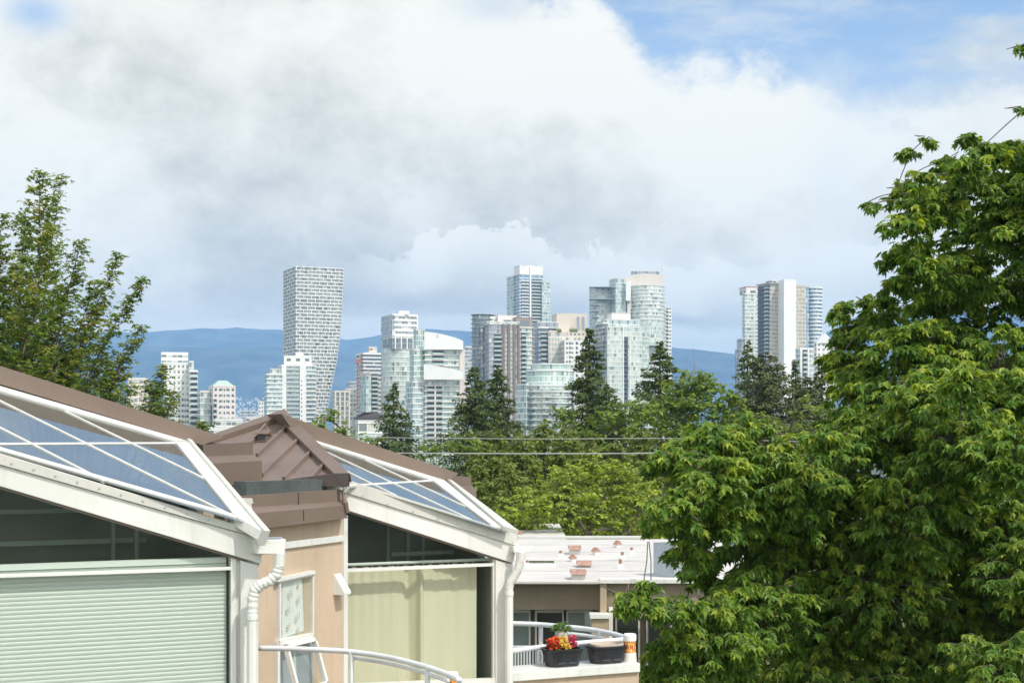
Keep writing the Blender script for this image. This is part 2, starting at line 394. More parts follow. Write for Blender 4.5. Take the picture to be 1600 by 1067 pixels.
M['maple'] = leafmat('maple_leaf', (.06, .125, .024), (.122, .23, .036), (.34, .41, .062), .40)
M['maple2'] = leafmat('maple_leaf_airy', (.085, .16, .04), (.19, .27, .06), (.40, .37, .10), .48)
M['fir'] = leafmat('fir_needles', (.048, .078, .026), (.10, .142, .040), (.21, .25, .07), .22, .6)
M['cedar'] = leafmat('cedar_spray', (.09, .135, .032), (.18, .23, .048), (.31, .34, .075), .3, .6)
M['pine'] = leafmat('pine_needles', (.05, .07, .03), (.11, .135, .05), (.24, .19, .09), .15, .6)
M['lime'] = leafmat('lime_leaf', (.15, .23, .038), (.27, .35, .055), (.43, .47, .08), .4)
M['decid'] = leafmat('broadleaf', (.08, .135, .028), (.155, .235, .042), (.29, .36, .07), .38)
M['herb'] = leafmat('herb_leaf', (.05, .12, .02), (.10, .20, .03), (.22, .34, .06), .3)
def flat(name, c, rough=.6):
    m, t, o = new_mat(name); n = princ(t, Base_Color=mixc(mnoise(t, 40, 3), c, tuple(q * .7 for q in c)), Roughness=rough); t.links.new(n.outputs[0], o.inputs[0]); return m
M['petal_o'] = flat('petal_orange', (.75, .10, .03)); M['petal_y'] = flat('petal_yellow', (.85, .55, .10)); M['petal_p'] = flat('petal_pink', (.62, .05, .10))

M['glass2b'] = surf('blind_behind_glass', (.22, .28, .27), (.16, .2, .2), .12, .9, spec=.8)
M['glass2d'] = surf('dark_pane', (.03, .035, .035), None, .1, .9, spec=.8)
M['shrub'] = surf('roof_shrub', (.10, .16, .05), (.2, .2, .06), .9, .5)
# ================================================================ the two glass roofed houses
dU = (.915, .403); U3 = Vector((.915, .403, 0)); V3 = Vector((-.403, .915, 0)); N3 = -V3
EB = Vector((.357, .934, 0)); NB = Vector((.934, -.357, 0))
def ln(x1, y1, x2, y2): return lambda x: y1 + (y2 - y1) * (x - x1) / (x2 - x1)
def sheet(q):
    nn = (q[1] - q[0]).cross(q[2] - q[0])
    if nn.dot(q[0] - Vector((0, 0, CZ))) > 0: q = list(reversed(q))
    return MB().face(q)
def wall_poly(Yf, pts, back, off=0.0):
    """polygon given in photo pixels on a wall running along U3, thickened away from the viewer"""
    q = []
    for x, y in pts: q.append(P(x, y, Yf(x)) + V3 * off)
    return MB().prism(q, V3 * back) if back else sheet(q)
def plane_poly(pts, p, n, lift=0.0, thick=.02):
    q = [on_plane(x, y, p, n) + n * lift for x, y in pts]
    return MB().prism(q, -n * thick) if thick else sheet(q)
def bar_on(a, b, p, n, wid=.024, h=.007):
    A, B_ = on_plane(*a, p, n), on_plane(*b, p, n); d = (B_ - A).normalized(); s = n.cross(d)
    return MB().box(A - s * wid / 2 - n * .012, B_ - A, s * wid, n * (h + .012))
def house_roof(t, Yf, su, sv, C, glass, bars, hbars, topframe, rake, ridge, beam, ridge_at, ridge_depth=.55, curb=None):
    p = P(C[0], C[1], Yf(C[0])); a = Vector((-U3.x, -U3.y, su)); b = Vector((V3.x, V3.y, sv)); n = a.cross(b).normalized()
    if n.z < 0: n = -n
    g = plane_poly(glass, p, n, 0, 0).build('roof_pane', M['roofglass'], t)
    for q in bars: bar_on(q[0], q[1], p, n).build('glazing_bar', M['white'], t)
    for q in hbars: bar_on(q[0], q[1], p, n, .028, .005).build('cross_bar', M['white'], t)
    plane_poly(topframe, p, n, .012, .03).build('upper_frame', M['white'], t)
    plane_poly(rake, p, n, .012, .06).build('rake_frame', M['white'], t)
    if curb: plane_poly(curb, p, n, .03, .10).build('rake_curb', M['offwhite'], t)
    r0 = on_plane(*ridge_at, p, n); Yr = lineY((r0.x, r0.y), dU)
    wall_poly(Yr, ridge, ridge_depth).build('ridge_cap', M['brown'], t)
    return p, n, Yr
# ---- near house (unit A)
A0 = P(405, 900, 9.0); YA = lineY((A0.x, A0.y), dU); XL = -330
M['tdark2'] = surf('clerestory_glass', (.10, .12, .12), (.07, .08, .08), .25, 3)
hA = thing('townhouse', 'nearer townhouse with sloping glass roof and pale blinds in its window, far left', 'house', (A0.x, A0.y, 0), 'townhouses with glass roofs')
lt, ls, lb = ln(0, 703, 367, 808), ln(0, 726, 394, 838), ln(0, 759.5, 409, 881)
wall_poly(YA, [(XL, ls(XL)), (XL, lt(XL)), (409, 831), (414, 843)], .05, -.012).build('flashing', M['offwhite'], hA, bevel=.003)
wall_poly(YA, [(XL, lb(XL)), (XL, ls(XL)), (409, ls(409)), (409, lb(409))], .09, .004).build('fascia_beam', M['white'], hA, bevel=.004)
wall_poly(YA, [(XL, lb(XL) + 4), (XL, lb(XL)), (406, lb(406)), (406, lb(406) + 4)], .07, .02).build('beam_soffit', M['brown'], hA)
for i in range(-3, 12):
    x = 18 + 34.2 * i
    q = P(x, (lt(x) + ls(x)) / 2 + 3.5, YA(x)) + V3 * -.016
    MB().tube([q, q + N3 * .004], .0055, 8).build('screw', M['galv'], hA) if i < 10 else None
tb, tg = ln(0, 599.5, 315, 694), ln(0, 612.5, 275.6, 691.5)
pA, nA3, YrA = house_roof(hA, YA, .295, .26, (367, 808),
    [(XL, tb(XL)), (300, tb(300)), (400, 822), (XL, lt(XL))],
    [((-200, 528), (368, 808.5)), ((102, 643), (321.5, 749)), ((-120, 607.5), (164, 752.3)), ((-110, 500), (102, 600 + 4))][:3] + [((-260, 634), (-40, 741))],
    [((XL, 696), (276, 692.5))],
    [(XL, tb(XL)), (315, 695), (275.6, 691.5), (XL, tg(XL))],
    [(272, 690.5), (293, 689), (417, 836), (402, 829), (367, 808.5)],
    [(XL, 572 - .3135 * 330), (0, 571.5), (352, 683), (316, 695), (0, 600), (XL, 600 - .3017 * 330)], None, (296, 692),
    curb=[(288, 687), (295, 689), (420, 836), (411, 836)])
plane_poly([(XL, lt(XL) - 4), (362, 803), (374, 811), (XL, lt(XL) + 1)], pA, nA3, .006, .02).build('eave_frame', M['white'], hA)
# window wall
wall_poly(YA, [(377, 868), (405, 876), (405, 3500), (377, 3500)], .12, .02).build('window_post', M['white'], hA, bevel=.004)
wall_poly(YA, [(362.5, 863), (371, 866), (371, 3500), (362.5, 3500)], .08, .03).build('window_frame', M['white'], hA, bevel=.003)
wall_poly(YA, [(371, 864), (377, 866), (377, 3500), (371, 3500)], .08, .045).build('frame_channel', M['offwhite'], hA)
bl = ln(0, 898, 362, 886)
wall_poly(YA, [(XL, bl(XL) + 5.5), (XL, bl(XL)), (364, bl(364)), (364, bl(364) + 5)], .05, .028).build('window_bar', M['white'], hA, bevel=.002)
wall_poly(YA, [(XL, lb(XL) + 2), (364, lb(364)), (364, 1400), (XL, 1400)], 0, .05).build('window_pane', M['glass'], hA)
wall_poly(YA, [(XL, 1400), (364, 1400), (364, 3500), (XL, 3500)], .2, .05).build('lower_wall', M['stucco'], hA)
# room behind
E = P(362, 868, YA(362)); zt = E.z - .03
def room(t, E, L, D, su, sv, zb, inset=.07):
    a = -U3; o = E + V3 * inset
    def q(s, d, dz_=0): return Vector((o.x + a.x * s + V3.x * d, o.y + a.y * s + V3.y * d, zt_ + s * su + d * sv + dz_))
    zt_ = E.z - .02
    b = MB()
    lo = lambda s, d: Vector((q(s, d).x, q(s, d).y, zb))
    b.prism([lo(-.02, D), q(-.02, D, -.01), q(L, D, -.01), lo(L, D)], V3 * .06)
    b.prism([lo(0, 0), q(0, 0, -.06), q(0, D, -.06), lo(0, D)], U3 * .05)
    b.prism([lo(L, 0), q(L, 0, -.02), q(L, D, -.02), lo(L, D)], -U3 * .05)
    b.prism([lo(-.02, -.02), lo(L, -.02), lo(L, D), lo(-.02, D)], (0, 0, -.05))
    b.build('room_shell', M['room'], t); return q
zt = 0
qa = room(hA, E, 3.4, 1.5, .295, .24, CZ - 2.6)
for s0, s1, zz, w_ in ((.30, 1.35, .10, .03), (.30, 1.9, -.12, .035), (1.55, 3.2, .18, .03)):
    a_, b_ = qa(s0, 1.3), qa(s1, 1.3); z_ = E.z + .12 + zz
    MB().box((a_.x, a_.y, z_), (b_.x - a_.x, b_.y - a_.y, 0), V3 * .04, (0, 0, w_)).build('interior_rail', M['roomtrim'], hA)
for s0 in (.36, .52, 1.62, 1.95):
    a_ = qa(s0, 1.26); MB().box((a_.x, a_.y, CZ - 2.2), -U3 * (.05 if s0 > 1 else .025), V3 * .05, (0, 0, a_.z - CZ + 2.1)).build('interior_post', M['roomtrim'], hA)
# blind hanging behind the pane
def pleats(Yf, x0, x1, yT, z_bot, off, amp=.0042, pitch=.0265, name='cellular_blind', mat=None):
    a = P(x0, yT(x0), Yf(x0)) + V3 * off; b_ = P(x1, yT(x1), Yf(x1)) + V3 * off; zt_ = b_.z
    mb = MB(); z = zt_; k = 0; ring = []
    while z > z_bot:
        for zz, am in ((z, 0), (z - pitch * .25, amp * .8), (z - pitch * .5, amp), (z - pitch * .85, amp * .5)): ring.append((zz, am))
        z -= pitch
    for i in range(len(ring) - 1):
        (z0, m0), (z1, m1) = ring[i], ring[i + 1]
        mb.face([Vector((a.x, a.y, z0)) - V3 * m0, Vector((b_.x, b_.y, z0)) - V3 * m0, Vector((b_.x, b_.y, z1)) - V3 * m1, Vector((a.x, a.y, z1)) - V3 * m1])
    return mb, a, b_, zt_
m_, t_, o_ = new_mat('blind_fabric')
n1 = princ(t_, Base_Color=mixc(mnoise(t_, 1.5, 3), (.76, .80, .75), (.72, .76, .71)), Roughness=.8); tl_ = t_.nodes.new('ShaderNodeBsdfTranslucent'); tl_.inputs[0].default_value = (.6, .7, .6, 1)
mm = t_.nodes.new('ShaderNodeMixShader'); mm.inputs[0].default_value = .25; t_.links.new(n1.outputs[0], mm.inputs[1]); t_.links.new(tl_.outputs[0], mm.inputs[2]); t_.links.new(mm.outputs[0], o_.inputs[0]); M['blind'] = m_
hb = ln(0, 882, 336, 868.5)
mb, a_, b_, zt_ = pleats(YA, XL, 359, lambda x: hb(x) + 14, CZ - 2.3, .10)
blind = thing('window_blind', 'pale green horizontal cellular blind lowered behind the big left window', 'blind', (b_.x, b_.y, b_.z))
mb.build('pleated_shade', M['blind'], blind)
hr = MB(); A_ = P(XL, hb(XL), YA(XL)) + V3 * .085; B_ = P(358, hb(358), YA(358)) + V3 * .085; A_.z = B_.z = (A_.z + B_.z) / 2 if False else B_.z
hr.box((A_.x, A_.y, B_.z - .052), (B_.x - A_.x, B_.y - A_.y, 0), V3 * .05, (0, 0, .035)); hr.build('headrail', M['blind'], blind)
# conductor head + downspout
YAf = lineY(((A0 + N3 * .10).x, (A0 + N3 * .10).y), dU)
g = MB().prism([P(399, 843, YAf(399)), P(447, 842, YAf(447)), P(445, 866, YAf(445)), P(399, 865, YAf(399))], V3 * .11)
hd = g.build('gutter_box', M['white'], hA, bevel=.004)
q0 = P(402, 842, YAf(402)) + V3 * .015; MB().prism([q0, q0 + U3 * .17, q0 + U3 * .17 + V3 * .08, q0 + V3 * .08], (0, 0, .004)).build('gutter_opening', M['galv'], hd)
def spout(t, path, Y, r, ribs, zend):
    pts = [P(x, y, Y) for x, y in path]; pts.append(Vector((pts[-1].x, pts[-1].y, zend)))
    mb = MB(); mb.tube(pts[:2], r, 10)
    fine = []; 
    for i in range(1, len(pts) - 2):
        for k in range(8): fine.append(pts[i].lerp(pts[i + 1], k / 8))
    fine.append(pts[-2])
    rad = [r * (1.055 if ribs and (k % 4 < 2) else .98) for k in range(len(fine))]
    mb.tube(fine, rad, 12); mb.tube(pts[-2:], r, 10)
    for zz in (pts[-2].z - .02, pts[-2].z - .8): mb.lathe((pts[-1].x, pts[-1].y, zz), [(r, 0), (r * 1.12, 0), (r * 1.12, -.03), (r, -.03)], 12)
    return mb.build('downspout', M['white'], t, smooth=False)
spout(hA, [(437, 864), (436, 884), (432, 897), (422, 907), (408, 913), (399, 921), (395, 934), (394, 955)], YAf(400) - .02, .034, True, .3)
# ---- farther house (unit B)
B0 = P(806, 900, 11.7); YB = lineY((B0.x, B0.y), dU)
hB = thing('townhouse', 'farther townhouse with beige side wall, brown metal hip roof and curtained window', 'house', (B0.x, B0.y, 0), 'townhouses with glass roofs')
lt, ls, lb = ln(550, 755, 767, 821), ln(538, 769, 808, 853), ln(544, 797.5, 800, 879)
wall_poly(YB, [(537, ls(537)), (548, 751), (771, 822), (806, 835), (811, 854)], .05, -.012).build('flashing', M['offwhite'], hB, bevel=.003)
wall_poly(YB, [(537, lb(537)), (537, ls(537)), (808, ls(808)), (802, lb(802))], .09, .004).build('fascia_beam', M['white'], hB, bevel=.004)
wall_poly(YB, [(545, lb(545) + 3), (545, lb(545)), (800, lb(800)), (800, lb(800) + 3)], .07, .02).build('beam_soffit', M['brown'], hB)
for i in range(7):
    x = 566 + 39 * i; q = P(x, ls(x) - 3.5, YB(x)) + V3 * -.016
    MB().tube([q, q + N3 * .004], .006, 8).build('screw', M['galv'], hB)
pB, nB3, YrB = house_roof(hB, YB, .30, .28, (767, 821),
    [(478, 684), (690, 748), (798, 834), (556, 758)],
    [((478, 691.5), (736, 812)), ((571, 718.8), (727, 791.5)), ((500, 716.5), (619, 774.5))],
    [((535, 759.5), (675, 751))],
    [(470, 678), (688, 748), (680, 753), (483, 690)],
    [(676, 752), (689, 748), (783, 826), (767, 821)],
    [(440, 646.5), (530, 677.5), (717, 739.5), (700, 751.5), (688, 749.5), (530, 700), (462, 679)], None, (688, 750), .5,
    curb=[(688, 744.5), (696, 748), (809, 834), (785, 827)])
wall_poly(lambda x: YrB(x) + .3, [(692, 743), (736, 745), (737, 760), (704, 762)], .3).build('roof_parapet', M['brown'], hB)
wall_poly(lambda x: YrB(x) + .26, [(704, 762), (737, 758), (744, 764), (744.5, 780), (726, 775)], .35).build('roof_parapet', M['seam'], hB)
wall_poly(YB, [(776, 872), (803, 880), (803, 3000), (776, 3000)], .12, .02).build('window_post', M['white'], hB, bevel=.004)
wall_poly(YB, [(772.5, 868), (776, 870), (776, 1066), (772.5, 1066)], .08, .035).build('window_frame', M['offwhite'], hB)
bl = ln(545, 889, 773, 880)
wall_poly(YB, [(541, bl(541) + 5), (541, bl(541)), (773, bl(773)), (773, bl(773) + 4.5)], .05, .028).build('window_bar', M['white'], hB)
wall_poly(YB, [(541, 1073), (541, 1069), (776, 1060), (776, 1068)], .05, .028).build('window_sill', M['white'], hB)
wall_poly(YB, [(541, 792), (774, 866), (774, 1300), (541, 1300)], 0, .05).build('window_pane', M['glass'], hB)
wall_poly(YB, [(541, 1120), (774, 1110), (774, 2900), (541, 2900)], .2, .07).build('lower_wall', M['stucco'], hB)
E = P(772, 872, YB(772)); qb = room(hB, E, 1.55, 1.1, .30, .26, CZ - 3.2)
for s0 in (.28, .42, .60):
    a_ = qb(s0, .8); MB().box((a_.x, a_.y, CZ - 2.2), -U3 * .03, V3 * .04, (0, 0, a_.z - CZ + 2.15)).build('interior_post', M['roomtrim'], hB)
a_, b_ = qb(.05, .7), qb(.62, .7); MB().box((a_.x, a_.y, E.z - .02), (b_.x - a_.x, b_.y - a_.y, 0), V3 * .04, (0, 0, .03)).build('interior_rail', M['roomtrim'], hB)
# curtain on its rail
cr = ln(545, 882, 773, 872)
cur = thing('curtain', 'cream green curtain hanging in soft folds from a rail in the farther window', 'curtain', tuple(P(650, 885, YB(650)) + V3 * .18))
a_ = P(543, 884, YB(543)) + V3 * .17; b_ = P(757, 884, YB(757)) + V3 * .17; z_ = P(650, 881, YB(650)).z
MB().tube([(a_.x, a_.y, z_), (b_.x + .1, b_.y + .04, z_)], .012, 8).build('curtain_rail', M['blind'], cur)
mb = MB(); n = 150; m = 22; zb = CZ - 3.0; grid = []
rnd = random.Random(4); ph = [rnd.uniform(0, 6.28) for _ in range(6)]
for j in range(m + 1):
    row = []; f = j / m
    for i in range(n + 1):
        s = i / n; x = a_.lerp(b_, s)
        d = .006 * math.sin(s * 7 + ph[0]) * (.3 + f) + .05 * math.exp(-((s - .49 - .02 * f) / .035) ** 2) - .045 * math.exp(-((s - .57) / .02) ** 2) + .008 * math.sin(s * 46 + ph[1] + f * 1.2) * (.25 if s < .42 else 1) * (.4 + .5 * f)
        d += .004 * math.sin(s * 90 + ph[2]) * math.exp(-f * 6)
        zz = z_ - .02 - .012 * abs(math.sin(s * 34)) * (1 - f) if j == 0 else z_ - .03 + (zb - z_) * f
        row.append(Vector((x.x, x.y, zz)) + V3 * d)
    grid.append(row)
for j in range(m):
    for i in range(n): mb.face([grid[j][i], grid[j + 1][i], grid[j + 1][i + 1], grid[j][i + 1]])
m_, t_, o_ = new_mat('curtain_fabric')
n1 = princ(t_, Base_Color=mixc(smooth(mnoise(t_, 3, 4, .5, sxyz=(1, 1, .3)), .35, .7), (.78, .72, .54), (.72, .67, .50)), Roughness=.9); tl_ = t_.nodes.new('ShaderNodeBsdfTranslucent'); tl_.inputs[0].default_value = (.6, .65, .45, 1)
mm = t_.nodes.new('ShaderNodeMixShader'); mm.inputs[0].default_value = .2; t_.links.new(n1.outputs[0], mm.inputs[1]); t_.links.new(tl_.outputs[0], mm.inputs[2]); t_.links.new(mm.outputs[0], o_.inputs[0]); M['curtain'] = m_
me_o = mb.build('curtain_cloth', m_, cur, smooth=True); w_ = me_o.modifiers.new('weld', 'WELD'); w_.merge_threshold = .0004
for i in range(16):
    x = a_.lerp(b_, (i + .5) / 16)
    MB().tube([(x.x, x.y, z_ + .012), (x.x + .004, x.y, z_ - .03)], .004, 6).build('curtain_hook', M['galv'], cur)
# beige side wall, its windows and brown bands
def LB(p): return lineY((-1.757 + NB.x * p, 9.88 + NB.y * p), (.3825, 1))
def side_poly(pts, p, thick, Lf=LB):
    Yf = Lf(p); q = [P(x, y, Yf(x)) for x, y in pts]; return MB().prism(q, -NB * thick) if thick else sheet(q)
side_poly([(374, 790), (541, 785), (541, 3100), (374, 3300)], 0, .2).build('side_wall', M['stucco'], hB)
side_poly([(537.5, 806), (543.5, 805), (543.5, 3100), (537.5, 3100)], .015, .03).build('corner_trim', M['white'], hB)
side_poly([(398, 852), (537.5, 836), (537.5, 845.5), (398, 863.5)], .02, .03).build('wall_trim', M['white'], hB, bevel=.003)
def band(name, secs, x0f, mat, t, Lf):
    """secs: (proud, xL, yL, xR, yR) down the profile; closed back by the wall"""
    L_, R_ = [], []
    for p, xl, yl, xr, yr in secs:
        Yf = Lf(p); L_.append(P(xl, yl, Yf(xl))); R_.append(P(xr, yr, Yf(xr)))
    mb = MB()
    for i in range(len(L_) - 1): mb.face([L_[i], L_[i + 1], R_[i + 1], R_[i]])
    mb.face(R_); mb.face(list(reversed(L_))); mb.face([L_[-1], L_[0], R_[0], R_[-1]])
    return mb.build(name, mat, t)
band('brown_band', [(-.12, 350, 776, 526, 764), (0.02, 380, 775, 532, 764.5), (.02, 380, 793, 533, 783), (.09, 385, 803, 541, 789), (.09, 385, 825, 541.5, 806), (.105, 385, 825.5, 544, 806), (.105, 385, 829, 544, 809), (-.05, 350, 829, 530, 809)], 0, M['brown'], hB, LB)
for sx_ in ((466.5, 785.5, 474.5, 797.5, 812.5),):
    x1, y1, x2, y2, y3 = sx_
    a_, b_, c_ = P(x1, y1 - 16, LB(.022)(x1)), P(x2, y2, LB(.092)(x2)), P(x2, y3, LB(.092)(x2)); d_ = P(x1, y1 + 2, LB(.022)(x1))
    MB().tube([a_, d_, b_, c_], .0035, 4).build('band_joint', M['brown_dark'], hB)
def LU(p): return lineY((-2.27 + NB.x * p, 10.4 + NB.y * p), (.3825, 1))
band('roof_parapet', [(-.3, 300, 694.5, 350, 690.5), (-.07, 317, 694.5, 394.5, 690.5), (-.07, 319, 713, 396, 710), (0, 324, 724, 409, 719.5), (0, 326, 757, 410.5, 752.5), (.012, 326, 757.5, 411.5, 752.5), (.012, 326, 760, 411.5, 755), (-.3, 310, 760, 350, 755)], 0, M['brown'], hB, LU)
side_poly([(318, 757), (393, 753), (393, 800), (318, 810)], -.06, .15, LU).build('upper_wall', M['stucco'], hB)
side_poly([(385, 752), (524, 748), (524, 792), (385, 800)], -.10, .1).build('clerestory', M['tdark2'], hB)
side_poly([(520, 752), (536, 750), (536, 790), (520, 790)], -.05, .12).build('clerestory_frame', M['offwhite'], hB)
side_poly([(374, 778), (394, 778), (396, 786), (376, 790)], .13, .06).build('broken_board', M['offwhite'], hB)
side_poly([(376, 787), (392, 786), (396, 800), (382, 803)], .09, .05).build('sill_board', M['tpink'], hB)
q0 = P(534, 765, LB(.05)(534)); MB().tube([q0, P(537, 776, LB(.06)(537)), P(540, 786, LB(.10)(540)), P(542, 800, LB(.1)(542))], [.012, .014, .02, .02], 8).build('gutter_outlet', M['brown'], hB)
# turret roof
Rp = P(547, 752, 10.9); tn = EB.cross(Vector((NB.x, NB.y, 0))).normalized()
up = Vector((EB.x, EB.y, .38)); ev = Vector((-NB.x, -NB.y, 0)); tn = up.cross(ev).normalized(); tn = tn if tn.z > 0 else -tn
def tp(x, y, l=0): return on_plane(x, y, Rp, tn) + tn * l
MB().prism([tp(545, 751), tp(446, 653), tp(330, 693), tp(345, 755)], -tn * .045).build('hip_roof', M['seam'], hB)
for a, b in (((447, 672), (402, 714)), ((464.5, 692), (410, 745)), ((484.5, 711), (444, 751)), ((505, 731), (487, 750.5)), ((416, 667), (392, 696))):
    A_, B_ = tp(*a), tp(*b); d = B_ - A_; s = tn.cross(d).normalized()
    MB().box(A_ - s * .011, d, s * .022, tn * .035).build('standing_seam', M['seam'], hB)
for pl in ([(446, 646.5), (452, 654), (549, 749.5), (523, 748.5), (435, 659.5)], [(447, 646), (437, 659), (336, 692.5), (317, 695), (330, 688)]):
    MB().prism([tp(x, y, .05) for x, y in pl], -tn * .07).build('hip_cap', M['brown'], hB, bevel=.003)
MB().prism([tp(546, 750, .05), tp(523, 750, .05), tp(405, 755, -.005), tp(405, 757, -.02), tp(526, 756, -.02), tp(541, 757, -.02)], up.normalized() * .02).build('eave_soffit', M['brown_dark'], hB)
# roof vent
a_ = tp(402, 689, .0); e_ = ev * -1; vh = MB()
o1 = a_ + tn * 0; vb = MB().box(o1, e_ * .085, up.normalized() * .10, (0, 0, .062)).build('roof_vent', M['brown'], hB, bevel=.003)
fn = -Vector((EB.x, EB.y, 0)); MB().box(o1 + fn * .004 + e_ * .008 + Vector((0, 0, .012)), e_ * .069, fn * -.01, (0, 0, .036)).build('vent_opening', M['tdark'], vb)
MB().box(o1 + fn * .03 + e_ * -.012 + Vector((0, 0, .058)), e_ * .11, fn * -.13, (0, 0, .008)).build('vent_hood', M['brown'], vb)
MB().box(o1 + fn * .035 + e_ * -.012 + Vector((0, 0, -.008)), e_ * .11, fn * -.06, (0, 0, .010)).build('vent_flange', M['brown'], vb)
# side window with patterned blind, awning sash below
sw = thing('x', 'x', 'x', (0, 0, 0)); bpy.data.objects.remove(sw)
def ring(pts, p, wid, thick, name, mat, par):
    Yf = LB(p); q = [P(x, y, Yf(x)) for x, y in pts]; c = sum(q, Vector()) / len(q); mb = MB(); n = len(q)
    for i in range(n):
        a, b = q[i], q[(i + 1) % n]; ia = a + (c - a).normalized() * wid; ib = b + (c - b).normalized() * wid
        mb.prism([a, b, ib, ia], -NB * thick)
    return mb.build(name, mat, par)
wf = ring([(437, 907), (491, 894.5), (491, 992), (437, 1002)], .03, .03, .05, 'side_window', M['white'], hB)
side_poly([(434, 903.5), (493, 891), (493, 896), (434, 909)], .045, .06).build('window_head', M['white'], wf)
side_poly([(438, 1000), (490, 989), (490, 999), (438, 1010)], .045, .07).build('window_rail', M['white'], wf)
side_poly([(434, 1003), (438, 1002), (438, 1400), (434, 1400)], .03, .03).build('window_jamb', M['white'], wf)
side_poly([(440, 908), (487, 898), (487, 990), (440, 1000)], .02, 0).build('window_pane', M['glass'], wf)
side_poly([(438, 1008), (489, 998), (489, 1300), (438, 1300)], .004, .003).build('lower_opening', M['galv'], wf)
fl = side_poly([(441, 911), (472, 904), (475, 985), (441, 996)], .0035, .003); film = fl.build('patterned_blind', M['twhite'], wf)
mb = MB(); rr = random.Random(8)
for (cx, cy_, r_) in ((450, 922, 11), (463, 932, 10), (447, 948, 10), (461, 958, 12), (448, 974, 9), (463, 980, 8), (464, 912, 6)):
    for r2 in (r_, r_ * .6):
        q = []
        Yf = LB(.0085)
        for k in range(13):
            an = .3 + k / 12 * 3.4; q.append(P(cx - math.cos(an) * r2 * .62, cy_ + math.sin(an) * r2, Yf(cx)))
        mb.tube(q, [.0012 + .0035 * math.sin(math.pi * k / 12) for k in range(13)], 4)
mb.build('swirl_print', M['concrete'], film)
Yf = LB(.035); H0, H1 = P(441, 1007, Yf(441)), P(489, 996, Yf(489)); dn = Vector((NB.x * .30, NB.y * .30, -1)).normalized() * .36; so_ = (H1 - H0).normalized(); on_ = dn.normalized().cross(so_); on_ = on_ if on_.dot(NB) > 0 else -on_
sash = MB()
for o_2, a2, b2_ in ((H0, H1 - H0, dn.normalized() * .03), (H0 + dn - dn.normalized() * .03, H1 - H0, dn.normalized() * .03), (H0, so_ * .03, dn), (H1 - so_ * .03, so_ * .03, dn)): sash.box(o_2, a2, b2_, on_ * .035)
sa = sash.build('awning_sash', M['white'], wf, bevel=.002)
sheet([H0 + so_ * .03 + dn.normalized() * .03 + on_ * .01, H1 - so_ * .03 + dn.normalized() * .03 + on_ * .01, H1 - so_ * .03 + dn * .92 + on_ * .01, H0 + so_ * .03 + dn * .92 + on_ * .01]).build('sash_pane', M['glass'], sa)
side_poly([(458, 1016), (462, 1015), (474, 1300), (468, 1300)], .0065, .002).build('curtain_edge', M['blind'], wf)
# dryer vent hood
Yf = LB(0); a_, b_ = P(520.5, 897, Yf(520.5)), P(531, 896, Yf(531)); c_ = P(520.5, 929, Yf(520.5)); h_ = a_.z - c_.z; w2 = EB * (b_ - a_).length
mb = MB(); o0 = a_; bt = a_ - Vector((0, 0, h_)); outv = NB * .098
mb.prism([o0, bt, bt + outv, bt + outv + Vector((0, 0, .02)), o0 + NB * .01], w2); mb.build('dryer_vent', M['white'], hB, bevel=.002)
# downspout at the far corner
YBf = lineY(((B0 + N3 * .07).x, (B0 + N3 * .07).y), dU)
MB().prism([P(802, 853, YBf(802)), P(835, 853.5, YBf(835)), P(832, 858, YBf(832)), P(828, 863, YBf(828)), P(803, 863, YBf(803))], V3 * .10).build('gutter_box', M['white'], hB, bevel=.003)
spout(hB, [(814, 862), (813, 876), (809, 890), (803, 901), (797, 910), (795, 920)], YBf(800), .036, False, .3)
MB().tube([P(811, 869, YBf(811)), P(808, 888, YBf(808))], .02, 6).build('rust_stain_pipe', M['offwhite'], hB)
# balcony rail of the near house (curving towards the viewer)
def rail_pts(lst, h): return [P(x, y, F * h / (y - HY)) for x, y in lst]
def smoothpts(p, n=6):
    out = []
    for i in range(len(p) - 1):
        p0, p1, p2, p3 = p[max(i - 1, 0)], p[i], p[i + 1], p[min(i + 2, len(p) - 1)]
        for k in range(n):
            t = k / n; out.append(.5 * ((2 * p1) + (p2 - p0) * t + (2 * p0 - 5 * p1 + 4 * p2 - p3) * t * t + (3 * p1 - p0 - 3 * p2 + p3) * t ** 3))
    out.append(p[-1]); return out
r1 = thing('balcony_railing', 'curved white tube railing below the beige wall, bottom centre', 'railing', tuple(P(550, 1020, 9.5) - Vector((0, 0, 1))))
MB().tube(smoothpts(rail_pts([(404, 1012), (470, 1013.5), (540, 1017), (600, 1025), (655, 1038), (700, 1053), (718, 1062)], 1.45)), .0185, 10).build('top_rail', M['rail'], r1, smooth=True)
MB().tube(smoothpts([q + Vector((.0, .03, -.045)) for q in rail_pts([(553, 1018), (600, 1025), (655, 1038), (700, 1053)], 1.45)]), .0135, 8).build('lower_rail', M['rail'], r1, smooth=True)
for x, y in ((549, 1018), (668, 1042)):
    q = P(x, y, F * 1.45 / (y - HY)); MB().tube([q, q - Vector((0, 0, 1.0))], .017, 8).build('rail_post', M['rail'], r1)
q = rail_pts([(404, 1012)], 1.45)[0]; MB().cbox((q.x - .3, q.y + .35, CZ - 2.9), .01, .01, .01).build('anchor', M['rail'], r1)
# balcony deck the rail stands on
deck = MB(); dp = [P(x, y, F * 1.45 / (y - HY)) for x, y in ((395, 1011), (470, 1013.5), (540, 1017), (600, 1025), (655, 1038), (718, 1062))]
poly = [Vector((p_.x, p_.y, CZ - 2.45)) for p_ in dp] + [Vector((.2, 10.8, CZ - 2.45)), Vector((-1.2, 11.3, CZ - 2.45))]
MB().prism(poly, (0, 0, -.25)).build('balcony_deck', M['stucco'], hB)
